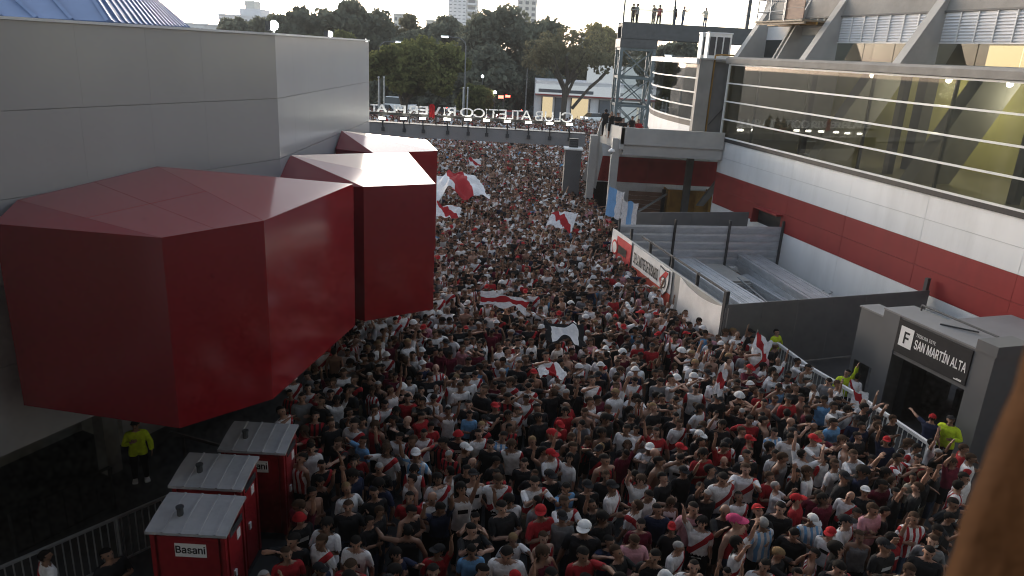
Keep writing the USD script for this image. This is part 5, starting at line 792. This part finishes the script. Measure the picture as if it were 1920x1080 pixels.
# ---------------------------------------------------------------- trees: trunk, limbs, and a crown of many leaf faces in clumps
def tree(label, px, pyt, width_px, Y, leaf, pyb=None, seed=0, trunk_px=None, flat=1.0, limbs=(), dens=1.0, quad=.42, lift=.28, group='trees beyond the road'):
    r = np.random.default_rng(seed + 100); top_ = aty(px, pyt - 4, Y); w = width_px * 1.12 / FPX * Y; cx, zt_ = top_[0], top_[2]; tx = aty(trunk_px or px, 190, Y)[0]; zl = (aty(px, pyb, Y)[2] if pyb else zt_ * lift); t = thing('tree', label, 'tree', (tx, Y, 0), group)
    tr = [tube((tx, Y, 0), (tx * .8 + cx * .2, Y, zl * .75), w * .022 + .08, 9, w * .017 + .06)]; c0_ = np.array([tx * .8 + cx * .2, Y, zl * .75]); ends = []
    for k in range(6): a = k * 1.05 + r.uniform(-.3, .3); e = np.array([cx + math.cos(a) * w * .30, Y + math.sin(a) * w * .28, zl + (zt_ - zl) * r.uniform(.35, .75)]); m_ = c0_ * .5 + e * .5 + [0, 0, -(zt_ - zl) * .06]; tr += [tube(c0_, m_, w * .012 + .04, 6, w * .008 + .03), tube(m_, e, w * .008 + .03, 6, .03)]; ends.append(e)
    for pts in limbs: tr += [tube(aty(*a, Y), aty(*b, Y), .26, 7, .2) for a, b in zip(pts[:-1], pts[1:])]
    obj(t, 'trunk', cat(tr), 'bark')
    H = (zt_ - zl); nb = int(40 * dens); P = []
    for k in range(nb):      # clumps through the crown, the outline uneven
        u = r.normal(size=3); u /= np.linalg.norm(u); rad = r.uniform(.35, 1.0) ** .6; c = np.array([cx, Y, zl + H * .5]) + u * rad * np.array([w * .43, w * .38, H * .47 * flat]); br_ = r.uniform(.11, .20) * (w + H) * .5; n = int(250 * dens); d = r.normal(size=(n, 3)); d /= np.linalg.norm(d, axis=1, keepdims=True); P.append(c + d * (r.uniform(.25, 1.08, (n, 1)) ** .55) * br_ * np.array([1, 1, .78]))
    P = np.vstack(P); P = P[P[:, 2] > zl * .9]; n = len(P); A = r.normal(size=(n, 3)); A /= np.linalg.norm(A, axis=1, keepdims=True); B = np.cross(A, r.normal(size=(n, 3))); B /= np.linalg.norm(B, axis=1, keepdims=True); s = quad * r.uniform(.6, 1.5, (n, 1)) * (Y / 110) ** .6
    v = np.stack([P - A * s, P + B * s * .6, P + A * s, P - B * s * .6], 1).reshape(-1, 3); i = np.arange(n) * 4; obj(t, 'crown', trimesh.Trimesh(v, np.vstack([np.stack([i, i + 1, i + 2], 1), np.stack([i, i + 2, i + 3], 1)]), process=False), leaf)
for i, a in enumerate((('dark bushy tree at the far left over the grey wall', 452, 36, 100, 165, 'leaf_dark'), ('dark tree with a peaked crown over the second floodlight', 515, 34, 90, 160, 'leaf_dark'), ('broad dark tree left of the highest crown', 572, 16, 110, 160, 'leaf_dark'), ('highest dark crown in the row at left', 665, 7, 120, 158, 'leaf_dark'), ('olive tree between the dark row and the street lamp', 628, 62, 90, 130, 'leaf_olive'), ('grey-green tree just right of the highest crown', 735, 30, 110, 170, 'leaf_brown'), ('dark tree under the white tower', 832, 40, 120, 160, 'leaf_dark'), ('narrow dark tree left of the big dome-shaped crown', 775, 60, 90, 150, 'leaf_dark'), ('big dome-shaped dark tree in the middle', 962, 2, 172, 138, 'leaf_dark', 215), ('smaller dark tree at the right foot of the dome-shaped one', 925, 95, 110, 128, 'leaf_dark', 215), ('tree lit gold by the low sun behind the lift tower', 1132, 54, 80, 210, 'leaf_gold'), ('dark tree seen below the footbridge', 1262, 84, 120, 120, 'leaf_dark'), ('dark tree behind the lattice tower', 1195, 95, 110, 135, 'leaf_brown'), ('green shrub tree at the foot of the tall street lamp', 895, 165, 60, 104, 'leaf_olive'), ('dark low tree behind the masts at left', 715, 120, 110, 125, 'leaf_dark', 215), ('dark low tree behind the olive tree', 800, 128, 110, 128, 'leaf_dark', 215), ('dark low tree behind the tall street lamp', 870, 122, 100, 132, 'leaf_dark', 215), ('dark tree left of the shop tree, before the grey houses', 1010, 118, 100, 134, 'leaf_dark', 215), ('dark tree filling the gap between the dome-shaped tree and the tower', 1085, 92, 120, 150, 'leaf_brown'), ('dark tall tree left of the dome-shaped tree, beneath the white tower', 872, 50, 110, 172, 'leaf_dark'))):
    tree(*a[:6], pyb=a[6] if len(a) > 6 else None, seed=i, dens=1.0 if a[3] < 130 else 1.25)
tree('spreading olive-green tree with leaning trunk behind the letters', 783, 82, 178, 97, 'leaf_olive', pyb=172, seed=31, trunk_px=756, flat=1.0, limbs=[[(756, 200), (748, 170), (738, 150)], [(756, 200), (778, 165), (800, 150)], [(762, 190), (764, 165), (768, 130)]], dens=1.15, quad=.30)
tree('brown-green tree with forked bare limbs before the shop', 1062, 60, 170, 112, 'leaf_brown', pyb=140, seed=33, trunk_px=1058, flat=1.0, limbs=[[(1058, 210), (1062, 180), (1046, 145), (1038, 120)], [(1062, 180), (1076, 150), (1090, 120)], [(1062, 176), (1064, 140), (1062, 105)], [(1072, 204), (1105, 165), (1125, 148), (1143, 128)]], dens=.62, quad=.26)
# ---------------------------------------------------------------- flags held up in the crowd
def flag(label, px, py, Y, w, h, kind, yaw=0.0, tilt=.3, droop=.25, pole=True, seed=0, name='flag', mat_='shirt_sash'):
    """kind: where the band runs - across, along or slantwise"""
    c = aty(px, py, Y); n, m = 40, 22; U, V_ = np.meshgrid(np.linspace(-.5, .5, n + 1), np.linspace(-.5, .5, m + 1), indexing='ij'); ex = np.array([math.cos(yaw), math.sin(yaw), 0]); back = np.array([-math.sin(yaw), math.cos(yaw), 0])
    g = c + ex * (U * w)[..., None] + (np.array([0, 0, -1]) * math.sin(tilt) - back * math.cos(tilt))[None, None] * (V_ * h)[..., None]; wob = meshkit.fbm(np.stack([U * 4 + seed, V_ * 2.5, 0 * U + seed], -1), 2, seed) - .5
    g = g + np.array([0, 0, 1.0]) * (wob * droop * 1.5)[..., None] + back * (wob * droop * 1.0)[..., None] + ex * ((meshkit.fbm(np.stack([V_ * 5, U * 3 + seed, 0 * U], -1), 2, seed + 9) - .5) * w * .10)[..., None]; g[..., 2] -= droop * .5 * (U + .5) ** 2
    a, b, q = {'cross': (.35, 0, 0), 'along': (0, .42, 0), 'slant': (.30, .36, 0), 'edge': (.22, .0, .05), 'print': (.28, .12, 1)}[kind]; uv = np.stack([U * a + (q if kind == 'edge' else 0), (1.27 if kind == 'print' else 1.185) + V_ * b], -1).reshape(-1, 2)
    ix = np.arange((n + 1) * (m + 1)).reshape(n + 1, m + 1); f = np.stack([ix[:-1, :-1], ix[1:, :-1], ix[1:, 1:], ix[:-1, 1:]], -1).reshape(-1, 4); f = np.vstack([f[:, [0, 1, 2]], f[:, [0, 2, 3]]]); v = g.reshape(-1, 3); k = len(v)
    T = thing(name, label, 'flag', v.mean(0), 'flags held up in the crowd'); obj(T, 'cloth', trimesh.Trimesh(v, f, process=False), mat_, True, uv)
    if pole: a = g[0, 0]; obj(T, 'pole', tube(a + [0, 0, .05], [a[0] - .1, a[1] + .05, max(.9, a[2] - 1.9)], .016, 5), 'concrete_light')
    return T
flag('huge white flag with a broad red stripe beside the red boxes', 862, 343, 41, 3.1, 3.2, 'cross', .25, .24, .95, False, 1); flag('long white and red flag beside the middle red box', 838, 396, 33, 1.2, .8, 'slant', -.2, .5, .3, True, 2); flag('white flag with red wedge in the crowd middle', 1054, 410, 33, 1.25, .85, 'slant', -.5, .8, .3, True, 3); flag('red and white banner stretched over heads in the middle', 945, 563, 23, 1.6, .5, 'along', -.12, .9, .28, False, 4); flag('black flag with white middle held over the crowd', 1058, 622, 20.5, 1.2, .6, 'print', .1, .6, .3, False, 5, mat_='flag_black'); flag('small white flag with red band at the far crowd edge', 891, 304, 50 - 1.2, .8, .6, 'slant', .3, 1.0, .25, True, 6); flag('white and red scarf-like flag left of the black flag', 1035, 695, 18, .75, .45, 'cross', .3, .5, .25, False, 7); flag('white flag with red sash beside the hi-vis guard', 1428, 648, 20.8, .55, .62, 'slant', -.8, 1.2, .2, True, 8); flag('narrow white and red pennant hanging among the raised arms', 1352, 712, 17.6, .28, .75, 'along', -.9, 1.3, .15, True, 9)
flag('light blue and white flag farther from the corrugated fence', 1153, 380, 36.5, .85, 1.4, 'edge', -.5, 1.45, .15, True, 10, mat_='flag_blue'); flag('light blue and white flag on the corner of the grey hoarding', 1180, 402, 35.0, .75, 1.25, 'cross', -.15, 1.45, .12, True, 11, mat_='flag_blue'); flag('white and pink cloth draped on the low barrier by the gate', 1612, 748, 18.6, .4, .45, 'slant', -.5, 1.2, .15, False, 12)
flag('red cloth hanging over the V of the gateway letters', 810, 208, YB + .2, .38, .85, 'cross', .1, 1.5, .12, False, 13, mat_='cap_red')
# ---------------------------------------------------------------- guards, people on the stairs and the footbridge
HV = [q for q in SHIRTS if q[0] == 'shirt_black'][0]; HVS = ('shirt_hivis', 0, 0, 0, 'yellow hi-vis jacket', 1); ORS = [q for q in SHIRTS if q[0] == 'shirt_orange'][0]
def lone(label, px, py, hz, yaw, seed, shoes=True, ground=0.0, group=None, Y=None, **kw):
    """py is where the top of the head shows"""
    r = np.random.default_rng(seed); s = spec(r, **{'bare': False, 'size': .88, **kw}); q = atz(px, py, ground + hz * .875) if Y is None else aty(px, py, Y); g_ = ground if Y is None else ground
    return place_person(s, r, (q[0], q[1], g_), yaw, label, group, shoes), q
H_ = lambda n: [h for h in HEADS if h[2] == n][0]; A_ = lambda n: [a for a in ARMS if a[0] == n][0]; S_ = lambda n: [q for q in SHIRTS if q[0] == n][0]
BLK = ('trousers', 'trousers_black', 1); taken = []
for a in ((('guard in yellow hi-vis jacket standing before the hoarding', 1457, 618, 1.76, .4, 901), dict(shirt=HVS, cut='jacket', head=H_('black hair'), arms=A_('one hand at chest'), legs=BLK)), (('guard in yellow hi-vis jacket with one arm up by the gate', 1588, 694, 1.76, .1, 902), dict(shirt=HVS, cut='jacket', head=H_('cropped black hair'), arms=A_('left arm raised'), legs=BLK)), (('guard in yellow hi-vis jacket and dark cap at the gate right', 1785, 782, 1.78, -.8, 903), dict(shirt=HVS, cut='jacket', head=H_('black cap'), arms=A_('hands held low in front'), legs=BLK)), (('person in dark blue shirt and maroon cap next to the right guard', 1750, 778, 1.76, 2.6, 904), dict(shirt=S_('shirt_navy'), head=H_('red cap'), arms=A_('one arm out sideways'), legs=('trousers', 'jeans', 1))), (('person in white shirt and red sash behind the middle guard', 1608, 702, 1.74, 2.2, 905), dict(shirt=S_('shirt_sash'), head=H_('black hair'), arms=A_('arms down'), legs=('trousers', 'jeans', 1))), (('guard in yellow hi-vis jacket in the dark beside the toilets', 252, 788, 1.80, .5, 906), dict(shirt=HVS, cut='jacket', head=H_('black cap'), arms=A_('one hand at chest'), legs=BLK)), (('person in white red-sash shirt behind the pale railing at lower left', 82, 1040, 1.72, 2.9, 907), dict(shirt=S_('shirt_sash'), head=H_('black hair'), arms=A_('arms down'))), (('person in dark shirt at the foot of the pale railing', 205, 1036, 1.72, .9, 908), dict(shirt=S_('shirt_black'), head=H_('black hair'), arms=A_('arms folded')))): t, q = lone(*a[0], **a[1]); taken.append(q[:2])
for i, (px, kw) in enumerate(((1186, dict(shirt=S_('shirt_black'), arms=A_('hands held low in front'))), (1193, dict(shirt=S_('shirt_grey'), arms=A_('one hand at chest'))), (1225, dict(shirt=S_('shirt_black'), arms=A_('arms folded'))), (1235, dict(shirt=S_('shirt_red'), arms=A_('hands held low in front'))), (1264, dict(shirt=S_('shirt_black'), head=H_('long dark hair'), arms=A_('arms down'))), (1280, dict(shirt=S_('shirt_grey'), arms=A_('hands up at face'))), (1322, dict(shirt=S_('shirt_cream'), arms=A_('hand on hip'))))):
    q = aty(px, 40, BR[0] + .7); r = np.random.default_rng(950 + i); place_person(spec(r, bare=False, size=.96, legs=('trousers', 'jeans' if i > 3 else 'trousers_black', 1), **{'head': H_('black hair'), **kw}), r, (q[0], BR[0] + .7, BR[1] - .12), (.3, -2.2, .5, 2.6, -1.2, .9, .2)[i], ('first person from the left on the footbridge, in black', 'second person from the left on the footbridge, in grey', 'third person on the footbridge, dark-shirted beside one in red', 'person in red on the footbridge', 'long-haired person in black on the footbridge', 'person on the footbridge holding hands to the face', 'person in pale shirt, hand on hip, rightmost on the footbridge')[i], 'people on the footbridge', True)
for i, (px, py) in enumerate(((1137, 205), (1148, 210), (1160, 212), (1170, 222), (1198, 224), (1186, 218))):
    z_ = pz1 + .55 - i * .06; yy = Y0 + (3.4, 2.4, 1.6, .9, .7, 1.3)[i]; q = aty(px, py, yy); r = np.random.default_rng(970 + i); sp = spec(r, bare=False, shirt=S_('shirt_black' if i < 4 or i == 5 else 'shirt_red'), head=H_(('black cap', 'black hair', 'brown hair', 'black hair', 'black hair', 'cropped black hair')[i]), arms=A_(('arms down', 'hands up at face', 'arms folded', 'one hand at chest', 'right arm pointing ahead', 'arms down')[i])); place_person(sp, r, (q[0], yy, q[2] - 1.74 * sp['size']), .2 * i - .4, ('person in black cap highest on the stairs by the parapet', 'second person down the stairs, filming with raised hands', 'brown-haired person in black leaning on the stair parapet', 'person in black at the bend of the stair parapet', 'person in red shirt at the stair landing parapet', 'crop-haired person in black between others on the stair landing')[i], 'people on the stair landing')
obj(ld, 'stair_slab', loft([(xl + .25, Y0 + .3, pz1 - 1.2), (xl + 4, Y0 + .3, pz1 - 1.2), (xl + 4, Y0 + 4.4, pz1 - .6), (pk[0] + .25, Y0 + 4.4, pk[2] - 1.0)], [(xl + .25, Y0 + .3, pz1 - 1.35), (xl + 4, Y0 + .3, pz1 - 1.35), (xl + 4, Y0 + 4.4, pz1 - .75), (pk[0] + .25, Y0 + 4.4, pk[2] - 1.2)]), 'concrete')
# ---------------------------------------------------------------- the crowd
WALLP = [(C2[0] + .2, C2[1])]
def inside(P):
    x, y = P[:, 0], P[:, 1]; xl_ = np.interp(y, [8, 9.5, 13.2, 15.0, float(C1[1]), float(C2[1]), 60, 75, 84], [-4.1, -4.1, -4.15, -5.4, float(C1[0]) + .4, float(C2[0]) + .4, float(C2[0]) - 3, -16, -30]); xr_ = np.interp(y, [8, 12, 15.5, RAIL[4][1], RAIL[2][1], RAIL[0][1], P1[1] - .01, P1[1] + .01, P0[1], P0[1] + 4, Y0 - 1, Y0 + 4, 60, 75, 84], [8.5, 10.2, 11.6, RAIL[4][0] - .75, RAIL[2][0] - .75, RAIL[0][0] - .75, P1[0] + .9, P1[0] - .3, P0[0] - .35, b0[0] - .4, xl - .1, xl - 1.0, 6, 14, 24]); return (x > xl_) & (x < xr_)
pts = []; y = 8.6; i = 0
while y < 105:
    cell = float(np.interp(y, [9, 14, 30, 46, 84], [.66, .58, .47, .44, .62])); y += cell * .87; i += 1; pts.append(np.stack([np.arange(-26, 24, cell) + (i % 2) * cell / 2, np.full(len(np.arange(-26, 24, cell)), y)], 1))
pts = np.vstack(pts); pts += rng.normal(0, .085, pts.shape); pts = pts[inside(pts)]; pts = pts[rng.random(len(pts)) > np.where(pts[:, 1] > 84, .45, np.where(pts[:, 1] > 52, .12, .05))]; pts = pts[np.min(np.abs(pts[:, None] - np.array(CARS)[None]) / [2.9, 1.5], axis=2).min(1) >= 0]; pts = pts[~np.any((np.abs(pts[:, None] - (np.array(CARS) + [0, .9])[None]) < [3.0, 1.5]).all(2), axis=1)]
tk = np.array(taken); pts = pts[np.min(np.linalg.norm(pts[:, None] - tk[None], axis=2), axis=1) > .48]
for (x0, x1, y0, y1) in ((q[0], q[1], YB, YB + .9) for q in ((xL + 1.2, xL + 1.8), (xR - 1.2, xR - .6))): pts = pts[~((pts[:, 0] > x0 - .3) & (pts[:, 0] < x1 + .3) & (pts[:, 1] > y0 - .3) & (pts[:, 1] < y1 + .2))]
kb = kk.base; pts = pts[~((abs(pts[:, 0] - kb[0]) < .85) & (abs(pts[:, 1] - kb[1]) < .9))]
hd_ = np.column_stack([pts, np.full(len(pts), 1.42)]); pj = proj(hd_); vis = (pj[:, 0] > -12) & (pj[:, 0] < 1932) & (pj[:, 1] < 1100) & (pj[:, 1] > -20)
TRI = np.vstack([trimesh.convex.convex_hull(np.vstack(o)).triangles for o in OCC] + [box(*q).triangles for q in [(TOI[k].o[0], TOI[k].o[0] + 1.12, TOI[k].o[1], TOI[k].o[1] + 1.14, 0, 2.3) for k in range(3)]] + [trimesh.convex.convex_hull(pv).triangles])
def blocked(p):
    out = np.zeros(len(p), bool); e1, e2 = TRI[:, 1] - TRI[:, 0], TRI[:, 2] - TRI[:, 0]; s = EYE - TRI[:, 0]; qv = np.cross(s, e1)
    for i, x in enumerate(p):
        d = x - EYE; h = np.cross(d, e2); a = (e1 * h).sum(1); a = np.where(abs(a) < 1e-9, 1e-9, a); u = (s * h).sum(1) / a; v = qv @ d / a; tt = (e2 * qv).sum(1) / a; out[i] = np.any((u >= 0) & (v >= 0) & (u + v <= 1) & (tt > .01) & (tt < .98))
    return out
near = np.where(vis)[0]; near = near[np.argsort(pj[near, 2])]; cand = near[:760]; bl = blocked(hd_[cand]); front = cand[~bl][:300]; hidden = set(cand[bl].tolist()) if 0 else set(cand[bl][pj[cand[bl], 2] < 17].tolist())
def yaw_of(r, p):
    if r.random() < .07: return r.uniform(-3.1, 3.1)
    return r.normal(.22 + .25 * np.clip((p[0] - 2) / 8, -1, 1), .42)
people = []
for k, i in enumerate(front):
    r = np.random.default_rng(2000 + k); s = spec(r); s['size'] *= float(np.interp(pts[i][1], [9.5, 17], [1.16, 1.04])); people.append(dict(i=i, p=pts[i], s=s, r=r, px=pj[i]))
def look(q):
    s = q['s']; top_ = 'bare-chested person' if s['bare'] else f"person in {s['shirt'][4]}"
    return f"{top_}, {s['head'][2]}, {s['arms'][0]}"
def short(q): s = q['s']; return ('bare-chested ' if s['bare'] else s['shirt'][4].replace('plain ', '').replace(' shirt', '-shirted', 1) if s['shirt'][4].endswith(' shirt') else s['shirt'][4]) , s['head'][2]
def brief(q): s = q['s']; return ('bare chest' if s['bare'] else s['shirt'][4].replace('plain ', '')) + ' and ' + s['head'][2]
XY = np.array([q['px'][:2] for q in people]); used = {}
for k, q in enumerate(people):
    d = XY - XY[k]; dist = np.hypot(d[:, 0], d[:, 1] * 1.3); order = np.argsort(dist)[1:9]; lab = None; x, y = q['px'][:2]
    for o in order:
        dx, dy = d[o]; rel = ('left of' if dx > 0 else 'right of') if abs(dx) > abs(dy) * 1.0 else ('behind' if dy > 0 else 'in front of'); c = f"{look(q)}, {rel} {brief(people[o])}"
        if c not in used and len(c.replace(',', '').split()) <= 16: lab = c; break
    if lab is None:
        for o in order:
            c = f"{look(q)}, beside {brief(people[o])}"; c = ' '.join(c.split()[:16])
            if c not in used: lab = c; break
    used[lab or look(q)] = 1; place_person(q['s'], q['r'], (*q['p'], 0.0), yaw_of(q['r'], q['p']), lab or look(q), 'people packed in the front of the crowd')
# the rest of the crowd: past what can be told apart, one object drawn from sixty different figures
rest = np.array([i for i in range(len(pts)) if i not in set(front.tolist()) and i not in hidden and pj[i, 2] > 9]); cr = UsdGeom.PointInstancer.Define(stage, '/World/crowd'); data('/World/crowd', label='dense crowd of supporters filling the forecourt back to the road', category='crowd', kind='stuff'); protos = []
NP = 64
for k in range(NP):
    r = np.random.default_rng(5000 + k); s = spec(r); P_ = UsdGeom.Xform.Define(stage, f'/World/crowd/figure_{k:03d}'); protos.append(P_.GetPath())
    for n, v, f, m, uv in person_parts(s, r): usdkit.mesh(stage, f'/World/crowd/figure_{k:03d}/{n}', (v, f), '/World/Looks/' + m, True, uv)
cr.CreatePrototypesRel().SetTargets(protos); n = len(rest); rr_ = np.random.default_rng(77); ya_ = np.array([yaw_of(rr_, pts[i]) for i in rest]); cr.CreateProtoIndicesAttr(Vt.IntArray.FromNumpy(rr_.integers(0, NP, n).astype(np.int32)))
cr.CreatePositionsAttr(Vt.Vec3fArray.FromNumpy(np.column_stack([pts[rest], np.zeros(n)]).astype(np.float32))); cr.CreateOrientationsAttr(Vt.QuathArray([Gf.Quath(float(math.cos(a / 2)), 0, 0, float(math.sin(a / 2))) for a in ya_])); sc_n = rr_.normal(1, .04, n) * np.interp(pts[rest, 1], [12, 17, 26], [1.12, 1.04, .95]); cr.CreateScalesAttr(Vt.Vec3fArray.FromNumpy(np.stack([sc_n * 1.02, sc_n * 1.02, sc_n], 1).astype(np.float32)))
print('crowd', len(front), n)


# ---------------------------------------------------------------- the faintly smoky evening air
usdkit.material(stage, '/World/Looks/haze_air', {'v': ('principled_volume', {'color': (.93, .94, .95), 'density': .00024, 'anisotropy': .1})}, volume='v.volume')
obj(None, 'haze', box(-420, 420, -60, 620, -1.0, 118), 'haze_air', label='thin smoky air greying the trees and far towers', kind='stuff')
